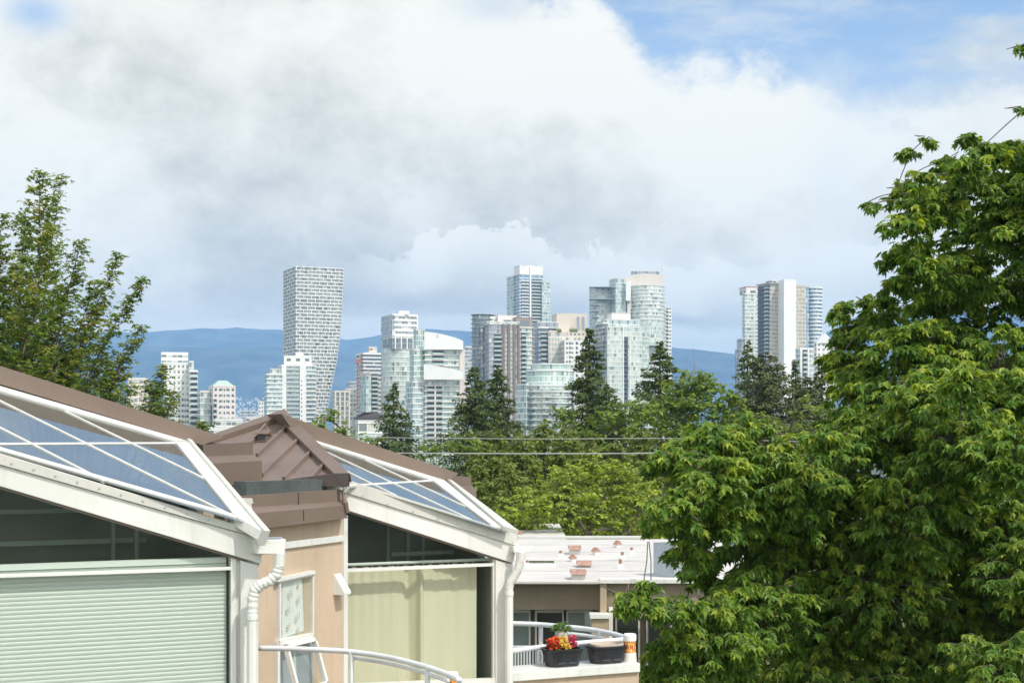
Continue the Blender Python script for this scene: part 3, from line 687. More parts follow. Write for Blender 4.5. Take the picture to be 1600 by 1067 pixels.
# ---- right balcony: parapet, cap, rails
PX = lambda off: lineY((B0.x + V3.x * off, B0.y + V3.y * off), dU)
par = thing('balcony_parapet', 'beige parapet wall with white cap that carries the flower boxes', 'parapet', (B0.x + .4, B0.y + .2, 0))
Yp = PX(0.0); zc = CZ - 1.945
def pw(x, off, z): y_ = PX(off)(x); return Vector(((x - 800) / F * y_, y_, z))
MB().prism([pw(798, 0.0, zc), pw(1000.5, 0.0, zc), pw(1000.5, 0.0, zc - .078), pw(798, 0, zc - .078)], V3 * .31).build('parapet_cap', M['white'], par, bevel=.006)
MB().prism([pw(796, .03, zc - .078), pw(998, .03, zc - .078), pw(998, .03, 0), pw(796, .03, 0)], V3 * .2).build('parapet_wall', M['stucco'], par)
r2 = thing('balcony_railing', 'white tube railing that loops round behind the flower boxes', 'railing', tuple(P(880, 1000, 12.4) - Vector((0, 0, .9))))
h = 1.80
MB().tube(smoothpts(rail_pts([(798, 973.5), (840, 975), (880, 978.5), (915, 982), (945, 987), (968, 992.5), (981, 998)], h)), .0235, 10).build('top_rail', M['rail'], r2, smooth=True)
MB().tube(smoothpts(rail_pts([(798, 1016.5), (850, 1009.5), (912, 1003.5), (955, 1000), (981, 998)], h)), .021, 10).build('top_rail', M['rail'], r2, smooth=True)
MB().tube(smoothpts([q - Vector((0, .04, .055)) for q in rail_pts([(870, 977.5), (915, 982), (945, 987), (968, 992.5), (976, 996)], h)]), .016, 8).build('lower_rail', M['rail'], r2, smooth=True)
for x, y in ((845, 975), (842, 1010), (938, 986)):
    q = P(x, y, F * h / (y - HY)); MB().tube([q, q - Vector((0, 0, .8))], .022, 8).build('rail_post', M['rail'], r2)
yb = F * 1.80 / (974 - HY); z0_ = CZ - 2.04
for i in range(24):
    x = 796 + i * 4.6
    if i == 0: bal = MB().cbox((P(x, 1000, yb).x, yb, z0_ - .3), .011, .011, .30).build('baluster', M['rail'], r2)
    else: dup(bal, ((4.6 * i) / F * yb, 0, 0), r2)
MB().box((P(790, 0, yb).x, yb - .015, z0_), (.7, 0, 0), (0, .03, 0), (0, 0, .03)).build('baluster_rail', M['rail'], r2)
MB().prism([Vector((.15, 11.9, CZ - 2.4)), Vector((1.2, 12.3, CZ - 2.4)), Vector((1.2, 13.9, CZ - 2.4)), Vector((.0, 13.9, CZ - 2.4))], (0, 0, -.2)).build('balcony_deck', M['membrane'], par)
# ---- things on the parapet
def candle(x, yt, yb_, Y, label, zbase=None):
    s = (yb_ - yt) / F * Y; r = s * .22; c = P(x, yb_, Y)
    if zbase is not None: c.z = zbase
    t = thing('candle_jar', label, 'candle jar', tuple(c), 'candle jars on the balcony edge')
    MB().lathe(c, [(r * 1.15, 0), (r * 1.05, s * .30), (r, s * .33)], 20).build('jar_foot', M['pot'], t, smooth=False)
    MB().lathe(c + Vector((0, 0, s * .33)), [(r * .97, 0), (r * .97, s * .42)], 20).build('printed_band', M['flame'], t, smooth=False)
    MB().lathe(c + Vector((0, 0, s * .75)), [(r * 1.05, 0), (r * 1.08, s * .05), (r * 1.08, s * .2), (r * .95, s * .25), (r * .3, s * .255)], 20).build('jar_lid', M['twhite'], t, smooth=False)
m_, t_, o_ = new_mat('flame_print')
f = mnoise(t_, 70, 3, .5, sxyz=(1, 1, .45)); c0 = mixc(smooth(f, .42, .55), (.45, .09, .03), (.85, .42, .08)); c0 = mixc(smooth(f, .58, .66), c0, (.75, .62, .45))
n1 = princ(t_, Base_Color=c0, Roughness=.35); t_.links.new(n1.outputs[0], o_.inputs[0]); M['flame'] = m_
candle(984, 989.5, 1033, PX(.10)(984), 'white lidded jar with orange flame print at the end of the parapet', zc)
candle(707, 1049, 1088, 8.75, 'white lidded jar with orange print cut off by the bottom edge, left of the downspout')
def planter(x, y, wd, label, seed):
    Y = PX(.15)(x); c = P(x, y, Y); c.z = zc; k = Y / F
    t = thing('planter_box', label, 'planter', tuple(c), 'planter boxes on the parapet')
    rz = math.atan2(.403, .915); W = wd * k / 2; D = .115; H = .150
    MB().lathe(c, [(W * .78, 0), (W * .82, .012), (W * .97, H * .86), (W * 1.02, H * .88), (W * 1.03, H), (W * .94, H), (W * .92, H * .8), (W * .5, H * .8)], 40, 1, D / W, rz, 4).build('trough', M['blackplastic'], t, smooth=False)
    for s_ in (-.3, .3):
        q = c + U3 * (W * s_) + N3 * (D * .90) + Vector((0, 0, .03)); MB().box(q - U3 * .035, U3 * .07, N3 * .006, (0, 0, .012)).build('trough_slot', M['tdark'], t)
    return t, c, W, D, H, rz
t1, c, W, D, H, rz = planter(878, 1040, 62, 'black planter box filled with orange, yellow and pink flowers', 1)
MB().lathe(c + Vector((0, 0, H * .72)), [(W * .9, 0), (W * .9, .012)], 30, 1, D / W, rz, 4).build('soil', M['soil'], t1)
rr = random.Random(3)
def flowers(cx, mat, label, n, sp):
    t = thing('flower_clump', label, 'flowers', tuple(c + U3 * cx + Vector((0, 0, H * .75))), 'flowers in the planter box')
    mb = MB(); lf = MB()
    for i in range(n):
        p = c + U3 * (cx + rr.uniform(-sp, sp)) + V3 * rr.uniform(-.055, .03) + Vector((0, 0, H * .85 + rr.uniform(0, .095) + .02 * math.cos(rr.uniform(-1, 1)))); s = rr.uniform(.015, .022)
        tilt = Vector((rr.uniform(-.6, .6), rr.uniform(-1, .1), 1)).normalized(); a = tilt.orthogonal().normalized(); b = tilt.cross(a)
        for k in range(6):
            q = k / 6 * 6.283; d = a * math.cos(q) + b * math.sin(q); e = a * -math.sin(q) + b * math.cos(q)
            for lev, sc_ in ((.35, 1), (.9, .6)):
                mb.face([p, p + d * s * .6 * sc_ + e * s * .45 * sc_ + tilt * s * lev * .5, p + d * s * sc_ + tilt * s * lev, p + d * s * .6 * sc_ - e * s * .45 * sc_ + tilt * s * lev * .5])
    for i in range(n):
        p = c + U3 * (cx + rr.uniform(-sp, sp)) + V3 * rr.uniform(-.06, .05) + Vector((0, 0, H * .8 + rr.uniform(0, .05))); d = Vector((rr.uniform(-1, 1), rr.uniform(-1, 1), rr.uniform(.1, .8))).normalized(); e = d.orthogonal().normalized()
        lf.face([p, p + d * .012 + e * .009, p + d * .028, p + d * .012 - e * .009])
    mb.build('blossoms', mat, t); lf.build('leaves', M['herb'], t)
flowers(-.085, M['petal_o'], 'orange red flowers at the left end of the planter box', 60, .046)
flowers(.005, M['petal_y'], 'yellow flowers in the middle of the planter box', 60, .046)
flowers(.095, M['petal_p'], 'pink flowers at the right end of the planter box', 34, .034)
t2, c2, W, D, H, rz = planter(947, 1034, 61, 'empty black planter box holding a beige liner tray', 2)
MB().lathe(c2 + Vector((0, 0, H * .70)), [(W * .80, 0), (W * .86, .05), (W * .86, .06), (W * .80, .06), (W * .76, .02)], 36, 1, D / W, rz, 4).build('liner_tray', M['beigeplastic'], t2)
# herb pot
Y = PX(.24)(877); q = P(877, 1030, Y); q.z = zc
t3 = thing('herb_pot', 'small white pot with a leafy green herb behind the flowers', 'potted plant', tuple(q))
MB().lathe(q, [(.038, 0), (.050, .235), (.054, .24), (.054, .27), (.047, .27), (.046, .25)], 20).build('pot', M['pot'], t3, smooth=False)
mb = MB(); rr = random.Random(5)
vs, fs, tn_ = [], [], []
for i in range(260):
    th = rr.uniform(0, 6.283); rd = rr.random() ** .5 * .085; hgt = rr.uniform(0, .10) * (1 - rd / .13)
    p = q + Vector((math.cos(th) * rd, math.sin(th) * rd, .268 + hgt)); d = Vector((math.cos(th) + rr.uniform(-.5, .5), math.sin(th) + rr.uniform(-.5, .5), rr.uniform(.0, .9))).normalized(); e = d.cross(Vector((0, 0, 1))).normalized(); s = rr.uniform(.02, .034)
    k = len(vs); up_ = e.cross(d) * s * .12
    vs += [p, p + d * s * .5 + e * s * .36 + up_, p + d * s, p + d * s * .5 - e * s * .36 + up_]; fs.append((k, k + 1, k + 2, k + 3)); tv = rr.random(); tn_ += [tv] * 4
np_mesh('foliage', np.array([tuple(v) for v in vs]), np.array(fs), 4, M['herb'], t3, np.array(tn_))
# ================================================================ ground, water, mountains, haze
def grid_mesh(name, xs, ys, zf, mat, k='structure'):
    X, Y = np.meshgrid(np.array(xs, float), np.array(ys, float)); Z = zf(X, Y)
    v = np.stack([X.ravel(), Y.ravel(), Z.ravel()], 1); nx, ny = len(xs), len(ys)
    i = np.arange(nx - 1)[None, :] + nx * np.arange(ny - 1)[:, None]; i = i.ravel()
    f = np.stack([i, i + 1, i + nx + 1, i + nx], 1)
    o = np_mesh(name, v, f, 4, mat, smooth=True); o['kind'] = k; return o
def ground_z(X, Y):
    t = np.clip((Y - 60) / 320, 0, 1); z = -18 * (t * t * (3 - 2 * t)); return z + 0 * X
m_, t_, o_ = new_mat('ground_mix')
g1 = mixc(smooth(mnoise(t_, .08, 6), .4, .6), (.055, .08, .03), (.10, .10, .085)); n1 = princ(t_, Base_Color=g1, Roughness=.95); t_.links.new(n1.outputs[0], o_.inputs[0]); M['ground'] = m_
m_, t_, o_ = new_mat('sea_water'); n1 = princ(t_, Base_Color=(.03, .06, .07), Roughness=.12, Normal=bump(t_, mnoise(t_, .4, 5), .3, .3)); t_.links.new(n1.outputs[0], o_.inputs[0]); M['water'] = m_
def gz(X, Y):
    z = ground_z(X, Y); t = np.exp(-((Y - 500) / 90.0) ** 4); return z - 3 * t
grid_mesh('ground', [-6000, -2000, -700, -300, -150, -60, 0, 60, 150, 300, 700, 2000, 6000], [-400, -100, 0, 30, 60, 90, 120, 150, 180, 210, 240, 270, 300, 340, 380, 400, 440, 480, 520, 560, 600, 640, 800, 1500, 3000, 6000, 9600], gz, M['ground'])
water = grid_mesh('water', [-6000, 6000], [395, 605], lambda X, Y: X * 0 - 18.7, M['water'])
def ridge(name, pts, Y, depth, amp, seed, mat):
    rs = np.random.RandomState(seed); xs = np.linspace(-900, 2500, 260); prof = np.interp(xs, [p[0] for p in pts], [p[1] for p in pts])
    hz = (HY - prof) / F * Y + CZ
    n = 16; vs = []; ph = rs.rand(12) * 6.28; fr = 1 / np.array([37, 53, 71, 97, 23, 17, 131, 210, 29, 13, 11, 9.])
    for j in range(n):
        t = j / (n - 1); f = math.sin(min(t / .62, 1) * math.pi / 2) ** 1.2 if t < .62 else 1 - ((t - .62) / .38) ** 1.5 * .9
        yy = Y - depth * (.62 - t)
        bumpy = sum(np.sin(xs * fr[k] * 2 + ph[k] + t * (3 + k)) * amp * 1.8 / (1 + .35 * k) for k in range(12)) * (.25 + abs(.62 - t) * 1.8)
        hh = (hz + 18) * f - 18 + bumpy * min(t * 6, 1)
        vs.append(np.stack([(xs - 800) / F * Y, yy + bumpy * 2, np.maximum(hh, -19 if j == 0 else -30)], 1))
    v = np.concatenate(vs); nx = len(xs); i = np.arange(nx - 1)[None, :] + nx * np.arange(n - 1)[:, None]; i = i.ravel()
    f = np.stack([i, i + 1, i + nx + 1, i + nx], 1); o = np_mesh(name, v, f, 4, mat, smooth=True); o['kind'] = 'structure'; return o
m_, t_, o_ = new_mat('forest_slope'); g1 = mixc(smooth(mnoise(t_, .006, 10, .7), .38, .64), (.025, .055, .10), (.075, .115, .15)); n1 = princ(t_, Base_Color=g1, Roughness=1.0, Specular_IOR_Level=.1); t_.links.new(n1.outputs[0], o_.inputs[0]); M['forest'] = m_  # slope colour carries some of the blue distance haze
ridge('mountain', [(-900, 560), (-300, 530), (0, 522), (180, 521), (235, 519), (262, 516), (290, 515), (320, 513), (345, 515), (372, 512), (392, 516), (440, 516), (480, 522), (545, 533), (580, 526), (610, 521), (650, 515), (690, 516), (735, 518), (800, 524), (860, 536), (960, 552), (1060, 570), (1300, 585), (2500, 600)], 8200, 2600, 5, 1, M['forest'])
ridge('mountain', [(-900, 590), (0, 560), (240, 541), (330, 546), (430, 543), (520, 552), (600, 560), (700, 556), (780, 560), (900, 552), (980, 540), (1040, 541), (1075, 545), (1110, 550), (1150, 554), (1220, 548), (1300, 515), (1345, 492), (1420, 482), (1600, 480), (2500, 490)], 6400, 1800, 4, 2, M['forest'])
# air between here and the hills
hm = bpy.data.materials.new('air'); hm.use_nodes = True; t_ = hm.node_tree; t_.nodes.clear(); o_ = t_.nodes.new('ShaderNodeOutputMaterial')
pv = t_.nodes.new('ShaderNodeVolumePrincipled'); pv.inputs['Density'].default_value = 1.2e-4; pv.inputs['Color'].default_value = (.38, .64, 1.0, 1); pv.inputs['Anisotropy'].default_value = .0
t_.links.new(pv.outputs[0], o_.inputs['Volume'])
hz = MB().box((-6500, -450, -31), (13000, 0, 0), (0, 10500, 0), (0, 0, 690)).build('haze', hm); hz['kind'] = 'stuff'
# ================================================================ neighbour's flat roofed building
YN = 28.0; ZR = CZ - 2.835
nb = thing('apartment_block', 'low drab apartment building with a white flat roof', 'building', (3, YN, 0))
def RP(x, y, z=ZR):       # point on the flat roof seen at a pixel
    Y = (CZ - z) * F / (y - HY); return Vector(((x - 800) / F * Y, Y, z))
def box2(x0, x1, yT, yB, Y, d, name, mat, t, **k):
    a, b = P(x0, yT, Y), P(x1, yB, Y); return MB().box((a.x, Y, b.z), (b.x - a.x, 0, 0), (0, d, 0), (0, 0, a.z - b.z)).build(name, mat, t, **k)
MB().prism([RP(700, 908), RP(940, 908), RP(948, 903), RP(1230, 903), RP(1120, 842), RP(700, 842)], (0, 0, -.04)).build('flat_roof', M['membrane'], nb)
box2(700, 937, 905.5, 913, YN - .06, .22, 'roof_edge', M['white'], nb, bevel=.01); box2(937, 1240, 904, 911.5, YN - .35, .3, 'roof_edge', M['white'], nb, bevel=.01)
box2(810, 1010, 837.5, 841, 39.4, .2, 'roof_edge', M['white'], nb)
box2(700, 938, 913, 952, YN + .05, .3, 'spandrel_wall', M['drab'], nb)
box2(938, 948, 911, 1500, YN - .3, .5, 'corner_pier', M['tan'], nb)
box2(948, 1240, 911.5, 958, YN - .2, .3, 'spandrel_wall', M['drab'], nb)
box2(925, 951, 965, 1600, YN - .6, .3, 'pier', M['tan'], nb); box2(922, 953, 960, 966, YN - .65, .4, 'pier_cap', M['white'], nb)
box2(700, 1240, 952, 1700, YN + .75, .2, 'recessed_wall', M['drab'], nb)
for x0, x1, fm in ((770, 829, 'b'), (836, 881, 'd'), (885, 926, 'b'), (962, 1000, 'd'), (1010, 1050, 'd')):
    f = box2(x0, x1, 953, 1060, YN + .62, .1, 'window', M['white'], nb)
    box2(x0 + 3, x1 - 3, 957, 1056, YN + .60, .05, 'pane', M['glass2b' if fm == 'b' else 'glass2d'] if 'glass2b' in M else M['tdark'], f)
box2(951.5, 957.5, 948, 1100, YN - .3, .06, 'downspout', M['white'], nb)
mast_b = RP(1053, 905)
for yy in (851, 862, 876, 892):
    a_, b_ = RP(700, yy), RP(1012, yy); MB().box(a_ + Vector((0, 0, .003)), b_ - a_, (0, .07, 0), (0, 0, .006)).build('membrane_lap', M['offwhite'], nb)
for i, (x0, x1, y0, yr, y1) in enumerate(((888, 908, 850, 857, 865), (901, 924, 876, 884, 885), (891, 916, 887, 895, 904))):
    b = RP((x0 + x1) / 2, y1); s = b.y / F
    t = thing('roof_vent_box', ('rust topped white vent box at the far side of the white roof', 'rust topped low vent box, middle one of the three on the white roof', 'rust topped white vent box nearest the edge of the white roof')[i], 'roof vent', tuple(b), 'vents on the white flat roof')
    wd = (x1 - x0) * s; h = (y1 - yr) * s
    MB().cbox(b, wd * .86, .35, max(h, .05)).build('vent_body', M['concrete'], t)
    z = b + Vector((0, -.05, max(h, .05))); hh = (yr - y0) * s * .45
    MB().prism([z + Vector((-wd / 2, -.2, 0)), z + Vector((-wd / 2, .25, 0)), z + Vector((-wd / 2, .25, hh * 1.4)), z + Vector((-wd / 2, .1, hh * 1.5))], (wd, 0, 0)).build('vent_cap', M['rust'], t)
for i, (x, y0, y1, wd) in enumerate(((895, 866, 877, 12), (931, 855, 866, 13), (965, 844, 855, 12))):
    b = RP(x, y1); s = b.y / F; w_ = wd * s; h = (y1 - y0) * s
    t = thing('gable_vent', ('small gabled vent between the rusty vent boxes on the white roof', 'small gabled vent tilted left near the middle of the white roof', 'small gabled vent by the far edge of the white roof')[i], 'roof vent', tuple(b), 'vents on the white flat roof')
    MB().cbox(b, w_ * .6, w_ * .6, h * .5, .5).build('vent_body', M['twhite'], t)
    rz = .5; X_ = Vector((math.cos(rz), math.sin(rz), 0)); Y_ = Vector((-math.sin(rz), math.cos(rz), 0)); c = b + Vector((0, 0, h * .45))
    MB().prism([c - X_ * w_ * .5 - Y_ * w_ * .45, c + X_ * w_ * .5 - Y_ * w_ * .45, c - Y_ * w_ * .45 + Vector((0, 0, h * .55))], Y_ * w_ * .9).build('vent_cap', M['rust'], t)
for i, (x, y0, y1) in enumerate(((876, 860, 871), (987, 855, 866), (972.5, 862, 874), (969.5, 873, 888), (818, 869, 881), (823.5, 875, 886))):
    b = RP(x, y1); s = b.y / F; h = (y1 - y0) * s
    t = thing('vent_pipe', 'short white vent pipe with rusty top standing on the white roof', 'vent pipe', tuple(b), 'vent pipes on the white flat roof')
    t['label'] = ('rusty vent pipe left of the far rusty vent box', 'rusty vent pipe nearest the far right corner of the white roof', 'rusty vent pipe, back one of the close pair on the roof', 'rusty vent pipe, front one of the close pair on the roof', 'rusty vent pipe at the left end of the roof, taller of two', 'rusty vent pipe at the left end of the roof, shorter of two')[i]
    MB().lathe(b, [(.085, 0), (.07, .04), (.042, .10), (.038, h * .5)], 12).build('pipe_sleeve', M['twhite'], t)
    MB().lathe(b + Vector((0, 0, h * .5)), [(.036, 0), (.036, h * .5)], 12).build('pipe_top', M['rust'], t)
b = RP(846, 883); sk = thing('skylight', 'long low skylight strip lying on the white roof behind the gutter', 'skylight', tuple(b))
MB().cbox(b, .62, .5, .05).build('curb', M['twhite'], sk); MB().cbox(b + Vector((0, 0, .05)), .56, .42, .03).build('skylight_pane', M['roofglass'], sk)
# farther flat roof
b = P(846, 846, 44); fr = thing('low_building', 'further low building showing only its white flat roof edge', 'building', (b.x, 44, 0))
MB().box((P(760, 0, 43).x, 43, b.z - .5), (P(884, 0, 43).x - P(760, 0, 43).x, 0, 0), (0, 6, 0), (0, 0, .75)).build('flat_roof', M['membrane'], fr)
MB().box((P(760, 0, 43).x, 43.1, 0), (P(882, 0, 43).x - P(760, 0, 43).x, 0, 0), (0, 5.8, 0), (0, 0, b.z - .5)).build('wall', M['tan'], fr)
b = P(811, 838, 43.6); ch = thing('roof_vent_box', 'rusty vent at the far left roof corner by the glass roof tip', 'roof vent', tuple(b), 'vents on the white flat roof')
MB().cbox(b - Vector((0, 0, .12)), .16, .16, .2).build('vent_body', M['twhite'], ch); MB().cbox(b + Vector((0, 0, .08)), .2, .2, .1).build('vent_cap', M['rust'], ch)
# rooftop machine room with mast and cables
b = RP(1053, 903); mr = thing('machine_room', 'grey metal box room on the white roof, half hidden by the maple', 'roof room', tuple(b))
c0, c1 = P(1053, 903, b.y), P(1021, 903, b.y + .5); c2 = P(1112, 903, b.y + .45); H_ = (905 - 848) / F * b.y
MB().prism([c0, c2, c2 + c1 - c0, c1], (0, 0, H_)).build('room_body', M['galv'], mr)
for x, y0, y1, dx in ((1012, 846, 906, 6), (1014, 846, 906, -3), (1085, 850, 930, 8), (1078, 846, 915, 2)):
    Y = 27.4 if x < 1050 else 26; a_, b_ = P(x, y0, Y), P(x - dx, y1, Y)
    if x > 1050: a_, b_ = P(x - 4, y0, Y), P(x + dx, y1 + 20, Y)
    c = MB().tube([a_, (a_ + b_) / 2 + Vector((.02, 0, 0)), b_], .012, 5).build('cable', M['cable'], mr)
m_, t_, o_ = new_mat('x'); bpy.data.materials.remove(m_)
M['wire2'] = surf('wire', (.34, .36, .34), None, .5, 3)
# utility pole and wires
b = P(1073, 690, 31); up_ = thing('utility_pole', 'thin white utility pole with cap standing among the maple leaves', 'pole', (b.x, b.y, 0))
MB().tube([(b.x, b.y, 0), (b.x, b.y, b.z - .04)], [.07, .038], 10).build('pole_shaft', M['wirel'], up_)
MB().lathe((b.x, b.y, b.z - .05), [(.05, 0), (.085, .02), (.085, .06), (.05, .10), (.02, .11)], 14).build('pole_cap', M['twhite'], up_)
MB().box(P(1075, 709, 31) - Vector((.1, .02, 0)), (.55, 0, 0), (0, .04, 0), (0, 0, .05)).build('cross_arm', M['wirel'], up_)
for i, (pts, r_) in enumerate((([(440, 681), (560, 683), (820, 685.5), (1060, 685), (1250, 690)], .008), ([(440, 706), (640, 708), (900, 708.5), (1072, 707.5), (1250, 706)], .013))):
    q = [P(x, y, 31) for x, y in pts]; mb = MB().tube(smoothpts(q, 8), r_, 6)
    o = mb.build('overhead_wire', M['wire2'], None, origin=q[0]); tag(o, ('thin overhead wire, the upper of two crossing before the firs', 'thicker overhead wire, the lower of two crossing before the firs')[i], 'wire', 'overhead wires')
# ================================================================ trees
def norm(a): return a / np.maximum(np.linalg.norm(a, axis=1, keepdims=True), 1e-9)
MAPLE = np.array([(0, 0, 0), (.16, -.03, 0), (.44, .08, -.10), (.26, .26, .02), (.60, .58, -.20), (.22, .52, .03), (0, 1.08, -.22), (-.22, .52, .03), (-.60, .58, -.20), (-.26, .26, .02), (-.44, .08, -.10), (-.16, -.03, 0)])
MAPLE_F = np.array([(0, 1, 2), (0, 2, 3), (0, 3, 4), (0, 4, 5), (0, 5, 6), (0, 6, 7), (0, 7, 8), (0, 8, 9), (0, 9, 10), (0, 10, 11)])
KITE = np.array([(0, 0, 0), (.38, .45, .03), (0, 1, -.06), (-.38, .45, .03)]); KITE_F = np.array([(0, 1, 2), (0, 2, 3)])
def leaves(name, pos, axis, nrm, size, tint, shape, faces, mat, parent):
    axis = norm(axis); side = norm(np.cross(axis, nrm)); nr = np.cross(side, axis)
    v = pos[:, None, :] + size[:, None, None] * (shape[None, :, 0:1] * side[:, None, :] + shape[None, :, 1:2] * axis[:, None, :] + shape[None, :, 2:3] * nr[:, None, :])
    n, k = len(pos), len(shape); f = (faces[None] + (np.arange(n) * k)[:, None, None]).reshape(-1, 3)
    return np_mesh(name, v.reshape(-1, 3), f, 3, mat, parent, np.repeat(tint, k), smooth=False)
def rvec(rs, n): return norm(rs.normal(size=(n, 3)))
def big_maple(label, base, lobes, seed, lsize, nspray, mat, droop=1.0, group=None, name='maple_tree', per=9, shell=(.55, 1.0), lv=7):
    """lobes: (centre, radius); every lobe carries sprays of drooping leaf clusters"""
    rs = np.random.RandomState(seed); t = thing(name, label, 'tree', base, group); base = Vector(base)
    cen = np.array([tuple(l[0]) for l in lobes]); rad = np.array([l[1] for l in lobes]); ctr = cen.mean(0)
    wood = MB(); top = Vector((base.x, base.y, max(min(c[2] for c in cen), base.z + 3)))
    trunk = [base, base.lerp(top, .5) + Vector((.15, .1, 0)), top]; wood.tube(smoothpts(trunk, 4), np.linspace(.26, .15, 9), 10)
    wood.build('trunk', M['bark'], t)
    P_, A_, N_, S_, T_ = [], [], [], [], []; tw = MB()
    order = np.argsort([np.linalg.norm(c - np.array(top)) for c in cen]); nodes = [(np.array(top), .13 if lv == 7 else .08)]
    for li in order:
        c, r = cen[li], rad[li]; d = [np.linalg.norm(c - n0[0]) + .6 * max(0, n0[0][2] - c[2]) for n0 in nodes]; j = int(np.argmin(d)); p0, r0 = nodes[j]
        L = np.linalg.norm(c - p0); mid = (p0 + c) / 2 + rs.normal(size=3) * .06 * L + np.array([0, 0, .06 * L]); r1_ = max(.008, r0 * .64)
        tw.tube(smoothpts([Vector(p0), Vector(mid), Vector(c)], 4), np.linspace(r0 * .8, r1_, 9), 6, caps=False); nodes.append((c, r1_))
        ns = max(3, int(nspray * (r ** 2) * 4))
        for s in range(ns):
            d = rs.normal(size=3); d[2] = d[2] * .8 + .38; d /= np.linalg.norm(d); rr_ = r * rs.uniform(*shell) * (1 + .18 * math.sin(5 * d[0] + li) + .12 * math.sin(7 * d[2] + 2 * li))
            o = c + d * rr_ * np.array([1, 1, .9]); out = d + np.array([0, 0, .1]); out = out + .3 * norm((o - ctr)[None])[0]; out[2] *= .45; out /= np.linalg.norm(out)
            LN = lsize * rs.uniform(1.6, 4.2); start = o - out * LN
            pts = [start + out * LN * f + np.array([0, 0, (.18 * f - .30 * f * f) * LN * droop]) for f in (0, .35, .7, 1)]
            if rs.rand() < .55: tw.tube([Vector(p) for p in (c + (start - c) * .3, pts[0], pts[2], pts[3])], [.007, .005, .004, .003], 4, caps=False)
            k = per + rs.randint(4); f = rs.rand(k) ** .7; f = (np.ceil(f * 3) / 3 + rs.normal(size=k) * .03) if lv == 7 else f; q = start + out * (LN * f)[:, None]; q[:, 2] += (.18 * f - .30 * f * f) * LN * droop
            ang = rs.rand(k) * 6.283; hd = np.stack([np.cos(ang), np.sin(ang), np.zeros(k)], 1) * .8 + out * .7; hd[:, 2] = -rs.uniform(.15, 1.35, k) * droop
            hd = norm(hd); q = q + hd * lsize * .22 + rs.normal(size=(k, 3)) * lsize * .12
            nn = np.stack([hd[:, 0] * .5, hd[:, 1] * .5, np.full(k, 1.0)], 1) + rs.normal(size=(k, 3)) * .28
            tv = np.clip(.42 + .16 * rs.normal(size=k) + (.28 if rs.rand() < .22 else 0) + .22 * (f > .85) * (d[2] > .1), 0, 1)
            P_.append(q); A_.append(hd); N_.append(nn); S_.append(lsize * rs.uniform(.62, 1.18, k)); T_.append(tv)
    tw.build('branches', M['twig'], t)
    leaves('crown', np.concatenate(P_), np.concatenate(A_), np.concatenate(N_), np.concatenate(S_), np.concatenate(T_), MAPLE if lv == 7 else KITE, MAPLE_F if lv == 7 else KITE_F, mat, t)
    return t
def lob(lst, Y0, dY=1.0, seed=0):
    rr = random.Random(seed); out = []
    for q in lst:
        x, y, r = q[:3]; Y = q[3] if len(q) > 3 else Y0 + rr.uniform(-dY, dY); out.append((P(x, y, Y), r * Y / F))
    return out
front = [(1045, 722, 38), (1078, 700, 45), (1120, 690, 48), (1168, 672, 38), (1205, 712, 55), (1120, 745, 62), (1060, 790, 50), (1030, 815, 30), (1110, 810, 70), (1075, 860, 42), (1100, 895, 40), (1180, 770, 80), (1170, 850, 85), (1250, 760, 85),
         (1330, 690, 62), (1290, 690, 40), (1345, 660, 28), (1390, 700, 75), (1440, 630, 62), (1470, 590, 45), (1440, 590, 28), (1510, 600, 50), (1560, 630, 62), (1610, 620, 60), (1500, 690, 85), (1590, 720, 90), (1300, 800, 105), (1430, 800, 115), (1560, 830, 110),
         (1240, 900, 100), (1380, 920, 115), (1520, 950, 115), (1640, 900, 110), (1680, 760, 100), (1180, 950, 85), (1290, 1010, 100), (1440, 1050, 110), (1590, 1060, 110), (1130, 1010, 80), (1060, 1030, 58), (1150, 1090, 90), (1700, 1000, 120), (1300, 1130, 120), (1500, 1170, 130),
         (975, 935, 24, 13.2), (1010, 950, 34, 13.2), (1015, 915, 20, 13.4), (1060, 950, 42, 13.4), (1050, 1000, 40, 13.6), (1100, 960, 50, 13.8), (1110, 1020, 60, 13.8), (1045, 1060, 48, 13.8)]
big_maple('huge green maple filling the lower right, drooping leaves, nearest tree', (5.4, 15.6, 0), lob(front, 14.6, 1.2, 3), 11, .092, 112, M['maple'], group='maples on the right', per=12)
rear = [(1452, 214, 13), (1425, 236, 16), (1512, 214, 20), (1478, 250, 26), (1560, 245, 36), (1600, 250, 40), (1520, 260, 34), (1540, 225, 22), (1580, 222, 18), (1470, 300, 34), (1570, 290, 45), (1440, 330, 36), (1500, 430, 60), (1600, 340, 60), (1340, 580, 50), (1310, 560, 34), (1440, 270, 20), (1500, 290, 45), (1560, 310, 55), (1420, 290, 26), (1398, 302, 16), (1366, 318, 9), (1356, 316, 7), (1460, 330, 50), (1530, 370, 65), (1610, 380, 65),
        (1420, 350, 40), (1410, 400, 36), (1400, 440, 28), (1450, 420, 60), (1480, 480, 70), (1570, 470, 80), (1640, 300, 70), (1660, 450, 90), (1385, 470, 22), (1370, 500, 36), (1400, 540, 60), (1340, 510, 36), (1315, 480, 24), (1340, 560, 50), (1310, 520, 20), (1470, 560, 80), (1330, 610, 42), (1385, 620, 55), (1450, 640, 80), (1560, 580, 90), (1650, 600, 90), (1700, 520, 90), (1540, 680, 90), (1350, 470, 20),
        (1320, 660, 40), (1630, 700, 90), (1450, 740, 90), (1720, 380, 80), (1400, 850, 90), (1550, 850, 90), (1260, 780, 60), (1300, 930, 90), (1500, 1000, 110), (1190, 900, 50), (1620, 1000, 110), (1180, 1010, 60), (1350, 1060, 100), (1603, 68, 9), (1607, 165, 8), (1690, 130, 60), (1680, 220, 60), (1750, 260, 90), (1770, 420, 90), (1760, 560, 90)]
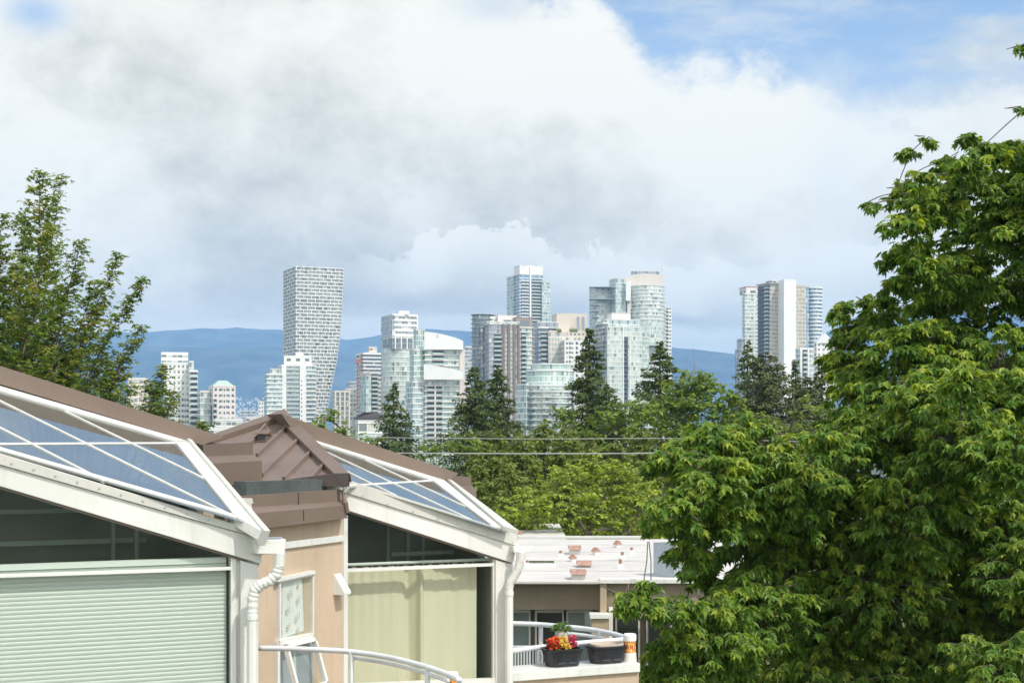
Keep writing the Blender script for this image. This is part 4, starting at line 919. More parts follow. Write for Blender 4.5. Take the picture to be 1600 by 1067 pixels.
big_maple('tall maple behind the nearest one, its top against the clouds at upper right', (8.4, 19.6, 0), lob(rear, 19.0, 1.4, 5), 12, .115, 66, M['maple'], group='maples on the right', per=11)
# airy tree behind the left roof: upright shoots with tiers of level leaves
def airy(label, base, shoots, seed, lsize, mat):
    rs = np.random.RandomState(seed); t = thing('maple_tree', label, 'tree', base); wood = MB(); tw = MB(); P_, A_, N_, S_, T_ = [], [], [], [], []
    base = Vector(base); fork = Vector((base.x, base.y, CZ - 3)); wood.tube([base, fork], [.22, .16], 10)
    for (x0, y0, x1, y1, wpx, dens) in shoots:
        Y = 21 + rs.uniform(-1.2, 1.2); a, b = P(x0, y0, Y), P(x1, y1, Y + rs.uniform(-.5, .5)); L = (b - a).length
        m = a.lerp(b, .5) + Vector((rs.uniform(-.08, .08), 0, 0)) * L; c = smoothpts([fork, a, m, b], 8)
        wood.tube(c[:9], np.linspace(.07, .02, 9), 7, caps=False); tw.tube(c[8:], np.linspace(.02, .003, len(c) - 8), 6, caps=False)
        n = int(L / .033 * dens)
        for i in range(n):
            f = (i + rs.rand()) / n; p = np.array(a.lerp(m, f * 2) if f < .5 else m.lerp(b, f * 2 - 1))
            R_ = 1.15 * wpx * Y / F * ((1 - f) ** .6 * .95 + .12) * rs.uniform(.4, 1.15); an = rs.rand() * 6.283; d = np.array([math.cos(an), math.sin(an), rs.uniform(.15, .8)]); d /= np.linalg.norm(d)
            e = p + d * R_; tw.tube([Vector(p), Vector((p + e) / 2 + np.array([0, 0, -.02])), Vector(e)], [.007, .005, .003], 4, caps=False)
            k = max(6, int(R_ / .022)); ff = rs.uniform(.22, 1.05, k); q = p + d * (R_ * ff)[:, None] + rs.normal(size=(k, 3)) * np.array([.045, .045, .02])
            ang = rs.rand(k) * 6.283; hd = np.stack([np.cos(ang), np.sin(ang), -rs.uniform(0, .55, k)], 1)
            nn = np.array([0, 0, 1.0]) + rs.normal(size=(k, 3)) * .25
            yel = .3 if rs.rand() < .2 else 0
            P_.append(q); A_.append(hd); N_.append(nn); S_.append(lsize * rs.uniform(.55, 1.05, k)); T_.append(np.clip(.42 + yel + .18 * rs.normal(size=k), 0, 1))
    wood.build('trunk', M['bark'], t); tw.build('branches', M['twig'], t)
    leaves('crown', np.concatenate(P_), np.concatenate(A_), np.concatenate(N_), np.concatenate(S_), np.concatenate(T_), MAPLE, MAPLE_F, mat, t)
airy('airy upright maple with small leaves rising behind the roof on the left', (-6.4, 21, 0),
     [(30, 650, 62, 268, 62, 1.3), (55, 640, 97, 272, 40, 1.1), (-10, 640, 5, 335, 60, 1.1), (-60, 640, -50, 300, 70, 1), (80, 650, 128, 375, 52, 1.2), (45, 650, 40, 330, 62, 1.2), (100, 660, 188, 396, 34, 1.3), (125, 670, 226, 434, 32, 1.4), (150, 670, 224, 508, 40, 1.2), (110, 660, 150, 440, 56, 1.1), (70, 660, 90, 420, 66, 1.2), (10, 640, 20, 430, 70, 1.2), (140, 690, 190, 560, 48, 1.3), (-120, 600, -130, 330, 80, 1),
      (200, 700, 262, 572, 38, 1.5), (215, 700, 236, 600, 34, 1.4), (90, 680, 110, 560, 60, 1.2), (30, 660, 35, 540, 60, 1.1), (300, 720, 318, 658, 15, 1.6), (170, 690, 205, 600, 40, 1.3), (240, 690, 268, 610, 28, 1.3)], 21, .088, M['maple2'])
# conifers
def conifer(label, x, ytop, Y, hw, seed, mat='fir', name='fir_tree', taper=.75, dens=1.0, droop=.35, group='conifers in front of the skyline', ts=1.0, zg=None):
    """hw = half width in pixels of the crown 100 pixels below its tip"""
    rs = np.random.RandomState(seed); top = P(x, ytop, Y); zg = float(ground_z(0, Y)) if zg is None else zg; s = Y / F
    t = thing(name, label, 'tree', (top.x, Y, zg), group); H = top.z - zg
    MB().tube([(top.x, Y, zg), (top.x, Y, zg + H * .6), (top.x, Y, top.z - .1)], [H * .014 + .08, H * .009 + .04, .02], 8).build('trunk', M['bark'], t)
    P_, A_, N_, S_, T_ = [], [], [], [], []
    z = .05; Hd = min(H * .85, 230 * s + 2); hw *= 1.25
    while z < Hd:
        env = hw * s * (z / (100 * s)) ** taper; env = min(env, hw * s * 1.8)
        nb_ = 3 + int(z * .8 > rs.rand())
        for b_ in range(nb_):
            zz = z + rs.uniform(-.12, .12); an = rs.rand() * 6.283; L = max(env * rs.uniform(.5, 1.2) ** 1.1, .16); k = int((9 + L / .055 * (1 + L * .35)) * dens)
            f = rs.rand(k) ** .6; dirv = np.array([math.cos(an), math.sin(an), 0])
            sidev = np.array([-math.sin(an), math.cos(an), 0]); wdt = L * .34 * (1 - f * .7)
            lat = rs.uniform(-1, 1, k) * wdt
            q = np.array([top.x, Y, top.z - zz]) + dirv * (L * f)[:, None] + sidev * lat[:, None]
            q[:, 2] += -droop * L * f + .35 * droop * L * f ** 3 - rs.rand(k) * .16 * L - np.abs(lat) * .3
            hd = dirv * .7 + sidev * (lat / (wdt + 1e-6) * .9)[:, None]; hd = hd + rs.normal(size=(k, 3)) * .35; hd[:, 2] -= .45
            nn = np.array([0, 0, 1.0]) + rs.normal(size=(k, 3)) * .4
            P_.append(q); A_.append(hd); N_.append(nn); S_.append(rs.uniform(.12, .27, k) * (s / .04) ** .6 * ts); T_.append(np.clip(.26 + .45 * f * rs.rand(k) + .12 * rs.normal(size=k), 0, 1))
        z += rs.uniform(.07, .16) * (s / .04) ** .7 * (1 + z * .05)
    sh = KITE * np.array([.75, 1, 1])
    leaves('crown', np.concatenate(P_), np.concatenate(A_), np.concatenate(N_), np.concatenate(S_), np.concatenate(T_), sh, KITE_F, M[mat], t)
conifer('slender fir in front of the glass tower, leftmost of the conifers', 615, 598, 95, 40, 31, dens=1.1)
conifer('dark fir left of the brown tower, left tip of the close pair', 742, 572, 90, 44, 32, dens=1.3)
conifer('dark fir left of the brown tower, right tip of the close pair', 777, 568, 93, 36, 33, dens=1.2)
conifer('tall dense spruce right of the round glass building', 921, 512, 88, 33, 34, dens=1.5, taper=.85)
conifer('broad spruce right of the round glass building, lower behind the tall one', 948, 600, 86, 62, 35, dens=1.4, taper=.6)
conifer('dark fir with ragged tip right of the tallest glass tower', 1031, 533, 92, 40, 36, dens=1.3, droop=.15)
conifer('narrow fir tip in front of the tan and white tower', 1168, 532, 120, 26, 37, dens=1.0)
conifer('narrow dark fir before the white slab of the tower', 1243, 562, 110, 20, 38, dens=1.0)
conifer('dark fir at the foot of the pointed white building', 1284, 560, 105, 26, 39, dens=1.2)
conifer('bushy pine with brownish needles below the tan tower', 1196, 552, 75, 52, 40, 'pine', 'pine_tree', .45, 1.6, -.1)
conifer('small dark pine between the tan tower and the maple', 1262, 590, 78, 34, 41, 'pine', 'pine_tree', .5, 1.4, .0)
for i, (x, yt, hw, Y) in enumerate(((775, 668, 38, 52), (815, 672, 42, 50), (850, 655, 40, 54), (885, 668, 40, 53), (925, 676, 42, 55), (965, 690, 42, 50), (745, 705, 30, 50), (1000, 668, 44, 60), (795, 720, 50, 47))):
    conifer(('olive cedar left of the lime green tree, first in the row', 'olive cedar second from the left in the row', 'tallest olive cedar below the round glass building', 'olive cedar fourth in the row, above the lime tree', 'olive cedar behind the top of the lime green tree', 'olive cedar right behind the lime green tree', 'small olive cedar at the left end beside the roof tip', 'olive cedar at the right end next to the maple', 'olive cedar standing before the row on the left')[i],
            x, yt, Y, hw, 50 + i, 'cedar', 'cedar_tree', .5, 1.5, .35, 'row of olive cedars', 1.0)
def round_tree(label, lobes, Y, seed, lsize, nspray, mat, name='broadleaf_tree', group='broadleaf trees in the middle distance', dY=None, per=8):
    L = lob(lobes, Y, dY if dY is not None else Y * .02, seed); c = sum((q[0] for q in L), Vector()) / len(L)
    return big_maple(label, (c.x, Y, float(ground_z(0, Y))), L, seed, lsize, nspray, M[mat], .5, group, name, per, (.6, 1.05), 4)
round_tree('bright green round tree between the dark fir and the pine', [(1060, 610, 36), (1085, 598, 32), (1110, 605, 34), (1040, 640, 36), (1080, 640, 44), (1120, 640, 40), (1145, 660, 36), (1060, 680, 50), (1110, 690, 50), (1095, 585, 16), (1070, 585, 15), (1150, 620, 20), (1160, 690, 44)], 72, 61, .30, 5.5, 'decid')
round_tree('small green tree low behind the ridge of the near turret', [(515, 655, 22), (500, 668, 18), (535, 672, 22), (555, 690, 24), (520, 640, 10), (580, 700, 22), (510, 690, 30)], 60, 62, .22, 8, 'decid')
round_tree('dark green tree filling the gap behind the overhead wires', [(880, 650, 30), (980, 650, 40), (1010, 660, 36), (900, 690, 44), (950, 680, 50), (840, 700, 40), (1000, 640, 24), (700, 700, 32), (670, 705, 26), (740, 700, 36)], 84, 63, .30, 4, 'decid')
round_tree('lime green tree in full light behind the white flat roof', [(905, 735, 26), (930, 722, 20), (870, 738, 22), (985, 738, 24), (840, 790, 34), (870, 760, 34), (930, 745, 28), (960, 740, 30), (985, 765, 34), (900, 790, 46), (950, 790, 48), (1000, 800, 44), (855, 800, 36), (920, 830, 48), (980, 835, 46), (840, 770, 18), (800, 800, 30), (820, 770, 20), (1010, 760, 20), (1030, 830, 34), (880, 735, 16)], 45, 64, .15, 17, 'lime')
round_tree('lower lime green bush left of the lime green tree', [(800, 810, 24), (825, 820, 24), (780, 800, 18), (850, 835, 26), (810, 838, 26), (880, 845, 26), (770, 830, 20)], 46, 65, .15, 17, 'lime')
round_tree('yellow green shrub low between the dark pine and the maple', [(1262, 628, 18), (1280, 640, 20), (1245, 645, 16), (1170, 650, 26), (1200, 670, 30), (1235, 680, 30)], 66, 66, .22, 7, 'decid')

for i, (x, yt, Y, hw) in enumerate(((425, 668, 120, 40), (300, 676, 110, 42), (478, 668, 100, 36), (565, 694, 90, 40), (1700, 600, 120, 50), (1900, 590, 120, 50), (2050, 620, 110, 50))):
    conifer(('dark fir tip low behind the checkered tower base', 'dark fir hidden behind the ridge left of the hip roof', 'dark fir just behind the hip roof', 'dark fir low behind the long brown ridge', 'fir far right beyond the maple', 'second fir far right beyond the maple', 'third fir far right beyond the maple')[i], x, yt, Y, hw, 80 + i, dens=.9, group='firs standing behind the roofs')
# ================================================================ skyline
ZG = -18.0
class Wing:
    """rectangular block: near corner at column xc, left face back to x0, right face to x1"""
    def __init__(s, t, xc, x0, x1, yt, Y, th=20, style='green', fh=3.0, mod=1.6, d=None, zb=None, body=True, ybase=None, name='glass_wall', roofmat='concrete', wx=None):
        s.t = t; s.Y = Y; th = R(th); s.c = Vector(((xc - 800) / F * Y, Y, 0)); s.r = Vector((math.cos(th), math.sin(th), 0)); s.b = Vector((-math.sin(th), math.cos(th), 0))
        k1, k0 = (x1 - 800) / F, (x0 - 800) / F
        s.w = wx or (k1 * Y - s.c.x) / (s.r.x - k1 * s.r.y)
        s.d = d if d else (s.c.x - k0 * Y) / (-s.b.x + k0 * s.b.y)
        if not 1 < s.d < 45: s.d = 16
        if not .5 < s.w < 90: print('WIDE', xc, x0, x1, s.w)
        s.zt = CZ + (HY - yt) / F * Y; s.zb = ZG if zb is None else zb
        if ybase: s.zb = CZ + (HY - ybase) / F * Y
        s.fh = fh; s.poly = [s.c, s.c + s.r * s.w, s.c + s.r * s.w + s.b * s.d, s.c + s.b * s.d]
        if body: s.facade(style, mod, name, roofmat)
    def facade(s, style, mod, name='glass_wall', roofmat='concrete'):
        s.body = prism_uv(s.t, s.poly, s.zb, s.zt, s.fh, mod, FM[style], name)
        prism_uv(s.t, grow(s.poly, .12), s.zt, s.zt + .7, 99, 99, M[roofmat], 'parapet')
    def slabs(s, mat='concrete', e=.3, th=.35, ylow=700, start=0, step=1, poly=None, name='floor_slab', every=0):
        zl = max(s.zb, CZ + (HY - ylow) / F * s.Y); z = s.zt - start * s.fh; pl = grow(poly or s.poly, e); first = None; k = 0
        while z > zl:
            if first is None: first = prism_uv(s.t, pl, z - th, z, 99, 99, M[mat], name); z0 = z
            else: dup(first, (0, 0, z - z0), s.t)
            z -= s.fh * step; k += 1
        return s
    def pt(s, f, out=0, side='r'):
        return (s.c + s.r * s.w * f - s.b * out) if side == 'r' else (s.c + s.b * s.d * f - s.r * out)
    def pier(s, f, wd, mat, side='r', proud=.35, z1=None, z0=None, name='pier'):
        o = s.pt(f, proud, side); a = s.r if side == 'r' else s.b; n_ = s.b if side == 'r' else s.r
        z1 = (z1 if z1 is not None else s.zt + .5); z0 = z0 if z0 is not None else s.zb
        return MB().box(Vector((o.x, o.y, z0)), a * wd, n_ * (proud + .3), (0, 0, z1 - z0)).build(name, M[mat], s.t)
    def balconies(s, f0, f1, side='r', mat='twhite', depth=1.3, rail='glassrail', start=1, ylow=700, recess=True, rh=1.0, step=1):
        zl = CZ + (HY - ylow) / F * s.Y; z = s.zt - start * s.fh; L = s.w if side == 'r' else s.d; a = s.r if side == 'r' else s.b; n_ = s.b if side == 'r' else s.r; first = None
        if recess:
            o = s.pt(f0, .06, side); MB().box(Vector((o.x, o.y, zl)), a * L * (f1 - f0), n_ * .3, (0, 0, s.zt - s.fh * (start - 1) - zl - .5)).build('recess', M['tdark'], s.t)  # flat dark panel on the wall, painted shade of a balcony recess
        while z > zl:
            if first is None:
                o = s.pt(f0, depth, side); mb = MB(); o.z = z
                mb.box(o, a * L * (f1 - f0), n_ * (depth - .1), (0, 0, .22)); first = mb.build('balcony', M[mat], s.t); z0 = z
                fr = MB().box(o + Vector((0, 0, .22)) + n_ * .05, a * L * (f1 - f0), n_ * .07, (0, 0, rh)).build('balcony_rail', M[rail], first)
            else:
                c = dup(first, (0, 0, z - z0), s.t); dup(fr, (0, 0, 0), c)
            z -= s.fh * step
        return s
    def windows(s, side, n, wf, hf, mat='tdark', ylow=700, start=0, step=1, offset=0.0, name='window', cap=100, f0=0.0, f1=1.0, proud=.05, zoff=.25):
        """real window boxes set on a wall; the first hundred are parts of their own"""
        L = s.w if side == 'r' else s.d; a = s.r if side == 'r' else s.b; n_ = s.b if side == 'r' else s.r; zl = CZ + (HY - ylow) / F * s.Y; z = s.zt - s.fh * (start + 1); cell = L * (f1 - f0) / n; first = None; cnt = 0; rest = MB(); k = 0
        while z > zl:
            for i in range(n):
                o = s.pt(f0, proud, side) + a * cell * (i + (1 - wf) / 2); o.z = z + s.fh * zoff
                if first is None: first = MB().box(o, a * cell * wf, n_ * (proud + .05), (0, 0, s.fh * hf)).build(name, M[mat], s.t); o0 = o
                elif cnt < cap: dup(first, o - o0, s.t)
                else: rest.box(o, a * cell * wf, n_ * (proud + .05), (0, 0, s.fh * hf))
                cnt += 1
            z -= s.fh * step; k += 1
        if rest.v: rest.build(name + 's', M[mat], s.t)['kind'] = 'stuff'
        return s
def grow(poly, e):
    c = sum(poly, Vector()) / len(poly); return [p + (p - c).normalized() * e * 1.3 for p in poly]
def prism_uv(t, poly, z0, z1, fh, mod, mat, name):
    mb = MB(); n = len(poly); run = 0
    area = sum(poly[i].x * poly[(i + 1) % n].y - poly[(i + 1) % n].x * poly[i].y for i in range(n))
    if area < 0: poly = list(reversed(poly))
    for i in range(n):
        a, b = poly[i], poly[(i + 1) % n]; L = (b - a).length; m = max(1, round(L / mod)) if n < 9 else L / mod
        mb.face([(a.x, a.y, z0), (b.x, b.y, z0), (b.x, b.y, z1), (a.x, a.y, z1)], [(run, (z0 - z1) / fh), (run + m, (z0 - z1) / fh), (run + m, 0), (run, 0)]); run += m
    mb.face([(p.x, p.y, z1) for p in poly]); mb.face([(p.x, p.y, z0) for p in reversed(poly)])
    return mb.build(name, mat, t)
def arc_poly(cx, Y, rx, ry, a0=0, a1=360, n=28):
    return [Vector((cx + rx * math.cos(R(a0 + (a1 - a0) * i / n)), Y + ry * math.sin(R(a0 + (a1 - a0) * i / n)), 0)) for i in range(n)]
def tower(label, x, Y, cat='tower', name='apartment_tower'):
    return thing(name, label, cat, ((x - 800) / F * Y, Y, ZG), 'towers of the skyline')
def ant(t, x, yt, yb, Y, r=.18):
    a, b = P(x, yt, Y), P(x, yb, Y); MB().tube([b, a], [r, r * .5], 5).build('antenna', M['tgrey'], t)
# 1 cream tower behind the leaves
t = tower('white stepped apartment tower left of the green roofed one', 280, 760)
a = Wing(t, 256, 236, 296, 568, 770, 14, 'whitewin', 3.0, 2.4, roofmat='twhite').slabs('twhite', .12, .3, 705)
Wing(t, 252, 249, 294, 552, 775, 14, 'white', 3, 3, ybase=568, roofmat='twhite')
b = Wing(t, 296, 290, 309, 580, 765, 14, 'green', 3, 1.5, d=14, roofmat='twhite').slabs('twhite', .3, .4, 705); a.windows('r', 5, .5, .42, 'tdark', 700, 6, 1, f0=.45)
b.balconies(.15, .95, start=1); Wing(t, 296, 294, 303, 566, 767, 14, 'green', 3, 1.5, d=10, ybase=580, roofmat='twhite'); a.balconies(.02, .42, start=6, ylow=700)
t = tower('cream block glimpsed through the leaves left of the white tower', 215, 700); Wing(t, 200, 192, 232, 592, 700, 14, 'creamwin', 3, 2.4).slabs('twhite', .15, .3)
# 2 green roofed
t = tower('pale pink apartment tower with a green hipped roof', 340, 740)
a = Wing(t, 333, 309, 368, 604, 740, 20, 'pinkwin', 3.0, 2.6, roofmat='tpink'); a.windows('r', 5, .32, .4, 'tdark', 690, 0, 1)
Wing(t, 313, 305, 333, 612, 745, 20, 'aqua', 3, 1.6, d=12).slabs('tpink', .2, .35); a.balconies(.02, .16, 'r', 'tpink', 1.0, start=3); a.balconies(.2, .8, 'l', 'tpink', 1.0, start=4)
zr = a.zt + .7; c_ = sum(a.poly, Vector()) / 4; rf = MB(); pl = grow(a.poly, -1.0); tt = [c_ + (p - c_) * .42 for p in pl]
pr = [Vector((p.x, p.y, zr)) for p in pl]; tr_ = [Vector((p.x, p.y, zr + 2.7)) for p in tt]
for i in range(4): rf.face([pr[i], pr[(i + 1) % 4], tr_[(i + 1) % 4], tr_[i]])
rf.face(tr_); rf.build('hipped_roof', M['tgreenroof'], t)
# low buildings
for lab, xc, x0, x1, yt, Y, st in (('low white building below the green roofed tower', 337, 334, 378, 656, 560, 'white'), ('grey block with rooftop plant in the gap before the sea', 377, 374, 399, 642, 1500, 'greyglass'),
        ('low pale block left of the white twin pier tower', 384, 380, 415, 652, 820, 'white'), ('small cream tower left of the white twin pier tower', 404, 401, 416, 628, 1100, 'whitewin'), ('long white low building under the ridge', 325, 322, 410, 669, 500, 'white'),
        ('low white building with big windows behind the slender fir', 560, 556, 600, 660, 420, 'pale'), ('beige block between lofty tower and striped tower', 541, 538, 557, 608, 950, 'creamwin'), ('small grey tower left of the striped tower', 545, 542, 557, 597, 1300, 'greyglass')):
    t = tower(lab, (x0 + x1) / 2, Y, 'building', 'city_building'); w_ = Wing(t, xc, x0, x1, yt, Y, 12, st, 3, 2.2); w_.slabs('twhite', .15, .3, 700)
t = tower('olive glass and concrete block right of the lofty checkered tower', 530, 900, 'building', 'city_building'); w_ = Wing(t, 523, 519, 547, 612, 900, 12, 'dark', 3, 2); w_.slabs('tcream', .2, .3)
for f in (0, .3, .6, .9): w_.pier(f, 1.0, 'tcream')
t = tower('long dark slate roof between the striped tower and the fir', 575, 520, 'building', 'city_building'); w_ = Wing(t, 556, 553, 600, 655, 520, 10, 'dark', 3, 2, roofmat='tslate'); c_ = w_.poly
zr = w_.zt + .6; MB().prism([Vector((c_[0].x, c_[0].y, zr)), Vector((c_[1].x, c_[1].y, zr)), Vector((c_[1].x - 3, c_[1].y, zr + 2)), Vector((c_[0].x + 3, c_[0].y, zr + 2))], w_.b * 9).build('slate_roof', M['tslate'], t)
# 4 checkered lofty tower
t = tower('lofty tower of checkered white boxes, narrowing towards its foot', 490, 1180)
Y = 1180; th = R(24); c = Vector(((462 - 800) / F * Y, Y, 0)); r_ = Vector((math.cos(th), math.sin(th), 0)); b_ = Vector((-math.sin(th), math.cos(th), 0)); fh = 2.98
zt = CZ + (HY - 415.5) / F * Y; k0 = (442.5 - 800) / F; dd = (c.x - k0 * Y) / (-b_.x + k0 * b_.y)
def wv(z):
    y = HY - (z - CZ) / Y * F; x1 = float(np.interp(y, [415, 450, 490, 530, 560, 590, 620, 650, 720], [537.5, 536, 534.5, 531, 527, 521, 515.5, 511, 500])); k1 = (x1 - 800) / F
    return (k1 * Y - c.x) / (r_.x - k1 * r_.y)
zs = [zt - fh * i for i in range(47)]; core = MB(); vrun = 0
for i in range(46):
    z1, z0 = zs[i], zs[i + 1]; w1, w0 = wv(z1), wv(z0); inn = .9
    def cor(w_, z): a_ = c + (r_ + b_) * inn; return [Vector((q.x, q.y, z)) for q in (a_, a_ + r_ * (w_ - 2 * inn), a_ + r_ * (w_ - 2 * inn) + b_ * (dd - 2 * inn), a_ + b_ * (dd - 2 * inn))]
    lo, hi = cor(w0, z0), cor(w0, z1)
    for j in range(4):
        L = (lo[(j + 1) % 4] - lo[j]).length; m = L / 2.4; core.face([lo[j], lo[(j + 1) % 4], hi[(j + 1) % 4], hi[j]], [(j * 40, -i - 1), (j * 40 + m, -i - 1), (j * 40 + m, -i), (j * 40, -i)])
core.build('glass_core', FM['vh'], t)
for i in range(46):
    z1, z0 = zs[i], zs[i + 1]; w0 = wv((z0 + z1) / 2); n_r = 6; off = .5 if i % 2 else 0; mb = MB()
    o = Vector((c.x, c.y, z1 - .8)); mb.box(o, r_ * w0, b_ * dd, (0, 0, .8))
    for j in range(n_r + 1):
        f = min((j + off) / 6, 1.0) * (w0 - .8); mb.box(Vector((c.x, c.y, z0)) + r_ * f, r_ * .65, b_ * 1.2, (0, 0, fh - .8))
    for j in range(4):
        f = min((j + off) / 3, 1.0) * (dd - .8); mb.box(Vector((c.x, c.y, z0)) + b_ * f, b_ * .8, r_ * 1.2, (0, 0, fh - .8))
    mb.box(Vector((c.x, c.y, z0)) + r_ * (w0 - .8), r_ * .8, b_ * .9, (0, 0, fh - .8))
    mb.build('box_frame', M['vhframe'], t)
for x in (470, 481, 492): ant(t, x, 411, 418, Y)
# 5 white tower with two tall piers
t = tower('white and glass tower with two tall pale piers, in front of the checkered one', 455, 980)
a = Wing(t, 440, 437, 494, 571, 985, 16, 'aqua', 3, 1.6, d=22).slabs('twhite', .6, .4, 700); a.pier(.0, 3.2, 'twhite', proud=1.2); a.pier(.52, 4.4, 'twhite', proud=1.4); a.balconies(.12, .5, start=1, recess=False); a.balconies(.70, .98, start=2, recess=False, rail='twhite', rh=.6)
a.windows('r', 1, .4, .35, 'tdark', 700, 3, 1, f0=.54, f1=.6, proud=1.5)
Wing(t, 417, 414, 441, 585, 980, 16, 'aqua', 3, 1.6, d=18).slabs('twhite', .5, .4, 700); Wing(t, 422, 420, 440, 577, 984, 8, 'pale', 3, 1.6, d=14, ybase=585)
Wing(t, 444, 441, 487, 557, 990, 8, 'whitewin', 4.5, 6, d=12, ybase=571, roofmat='twhite'); Wing(t, 462, 460, 474, 553, 994, 8, 'whitewin', 4.5, 6, d=8, ybase=558, roofmat='twhite')
# 7 striped tower + pale green one
t = tower('dark tower with white floor bands and cream penthouse left of the signed tower', 578, 1150)
a = Wing(t, 568, 557, 600, 552, 1150, 22, 'dark', 3, 2).slabs('twhite', .8, .9, 680); Wing(t, 577, 574, 589, 543, 1155, 22, 'creamwin', 3, 3, ybase=552, roofmat='tcream'); a.pier(0, 1.6, 'tred', 'l', .6); a.balconies(.05, .45, 'l', 'tred', start=1)
t = tower('cream tower with pale green glass corner left of the signed tower', 580, 1000)
a = Wing(t, 578, 563, 602, 583, 1000, 30, 'creamwin', 3, 2.4).slabs('tcream', .15, .3); Wing(t, 572, 563, 580, 588, 996, 30, 'green', 3, 1.6, d=10); a.balconies(.1, .5, start=1, mat='tcream'); a.windows('r', 3, .5, .45, 'tdark', 700, 0, 1, f0=.5)
# 8 signed tower
t = tower('tower with grey boxed top and glass shaft, left of the white sail roofs', 622, 900)
a = Wing(t, 613, 596, 652, 492, 905, 25, 'white', 3.2, 2.0, ybase=527, name='box_top', roofmat='twhite'); a.slabs('twhite', .3, .5, 526)
Wing(t, 612.5, 595.5, 616, 492.5, 904, 25, 'greyglass', 3.2, 2.0, ybase=700, name='side_glass'); a.pier(0, .8, 'twhite', z0=a.zb); a.pier(.97, .8, 'twhite', z0=a.zb)
b = Wing(t, 613, 598, 650, 528, 900, 25, 'dark', 3.4, 2.4, ybase=545, name='sky_lobby'); 
for f in (.1, .35, .6, .85): b.pier(f, .7, 'twhite', z0=b.zb)
c_ = P(625, 0, 915); cyl = [q for q in arc_poly(c_.x, 915, 11.6, 12)]; sh = prism_uv(t, cyl, ZG, CZ + (HY - 545) / F * 915, 3, 1.6, FM['pale'], 'glass_shaft')
a.poly = cyl; a.zt = CZ + (HY - 545) / F * 915; a.zb = ZG; a.fh = 3.0; a.slabs('concrete', .15, .22, 700)
s1, s2 = P(624, 486, 910), P(640, 492, 910); MB().box((s1.x, 908, s2.z), (s2.x - s1.x, 0, 0), (0, .8, 0), (0, 0, s1.z - s2.z)).build('rooftop_sign', M['twhite'], t)
# 9 sail roofed glass complex
t = tower('glass and pale stone complex with two white sail shaped roof walls', 680, 800)
Y = 800
lowL = Wing(t, 645, 634, 668, 597, Y, 25, 'aqua', 3.0, 1.5); lowL.slabs('twhite', .25, .28, 712)
lowR = Wing(t, 664, 661, 722, 594, Y + 2, 8, 'green', 3.0, 1.7, d=20); lowR.slabs('tpink', .9, .42, 712, start=1); lowR.pier(.25, .9, 'tpink', proud=1.3); lowR.balconies(.06, .46, start=2, ylow=712, recess=True, mat='tpink'); lowR.pier(.93, 3.2, 'tpink', proud=.9)
upL = Wing(t, 647, 640, 664, 547, Y + 12, 25, 'green', 3.0, 1.5); upL.slabs('twhite', .2, .25, 598); Wing(t, 650, 646, 664, 516, Y + 20, 25, 'green', 3.0, 1.5, ybase=560, name='glass_turret')
upR = Wing(t, 664, 661, 722, 546, Y + 12, 8, 'green', 3.0, 1.7, d=20); upR.slabs('tpink', .9, .5, 596, start=0); upR.balconies(.2, .5, start=1, ylow=597, mat='tpink'); upR.pier(.93, 3.0, 'tpink', proud=.9)
def sail(pts, Y, d, nm='sail_roof'): MB().prism([P(x, y, Y) for x, y in pts], (0, d, 0)).build(nm, M['twhite'], t)
sail([(663, 546), (663, 518), (677, 519.5), (695, 523), (713, 528), (723.5, 532.5), (723.5, 546)], Y + 11, 3); sail([(662, 593), (662, 569), (677, 570.6), (695, 574), (710, 577), (723, 581), (723, 593)], Y - 1.5, 3)
MB().box(P(682, 527, Y + 10.8), (1.4, 0, 0), (0, .3, 0), (0, 0, 1.8)).build('vent_louver', M['concrete'], t)
# 10 narrow blue grey
t = tower('narrow grey tower between sail roofs and dark glass tower', 730, 1100); a = Wing(t, 727, 724, 741, 542, 1100, 10, 'greyglass', 3, 2).slabs('twhite', .2, .5, 640); Wing(t, 741, 739, 757, 574, 1050, 10, 'pale', 3, 2)
# 11 brown tower with dark glass wing
t = tower('brown brick and glass tower with dark green rounded glass wing', 785, 950)
cx = P(755, 0, 975).x; cyl = arc_poly(cx, 975, 7.6, 9); prism_uv(t, cyl, ZG, CZ + (HY - 494) / F * 975, 3, 1.5, FM['dark'], 'rounded_glass_wing'); a = Wing(t, 752, 738, 770, 494, 985, 25, 'dark', 3, 1.6); a.slabs('tgrey', .2, .3, 640)
a2 = a; a2.poly = cyl; a2.slabs('concrete', .8, .22, 640)
b = Wing(t, 764, 757, 812, 507, 945, 12, 'greyglass', 3.0, 1.7); b.slabs('tbrown', .15, .35, 700)
for f in (.42, .60, .78): b.pier(f, 1.7, 'tbrown', proud=.9)
b.pier(.93, 1.4, 'tbrown', proud=.9); b.balconies(.16, .40, start=3, mat='tgrey'); b.windows('r', 1, .8, .62, 'glassrail', 700, 2, 1, f0=.50, f1=.60, proud=.3); b.windows('r', 1, .8, .62, 'glassrail', 700, 2, 1, f0=.68, f1=.78, proud=.3)
Wing(t, 761, 759, 812, 503.5, 947, 12, 'pale', 3, 2, d=16, ybase=508, roofmat='concrete')
c_ = Wing(t, 812, 808, 834, 512, 952, 18, 'green', 3.0, 1.5, d=14); c_.slabs('tcream', .5, .3, 700); c_.balconies(.1, .45, start=2, mat='tgrey'); c_.pier(.9, 1.2, 'tbrown')
Wing(t, 807, 804, 832, 497, 960, 18, 'brown', 9, 9, d=10, ybase=512, roofmat='tbrown', name='penthouse'); Wing(t, 778, 776, 807, 494, 965, 12, 'pinkwin', 9, 9, d=10, ybase=506, roofmat='tpink', name='penthouse'); Wing(t, 763, 761, 777, 496, 968, 12, 'white', 3, 3, d=8, ybase=506, roofmat='twhite', name='penthouse')
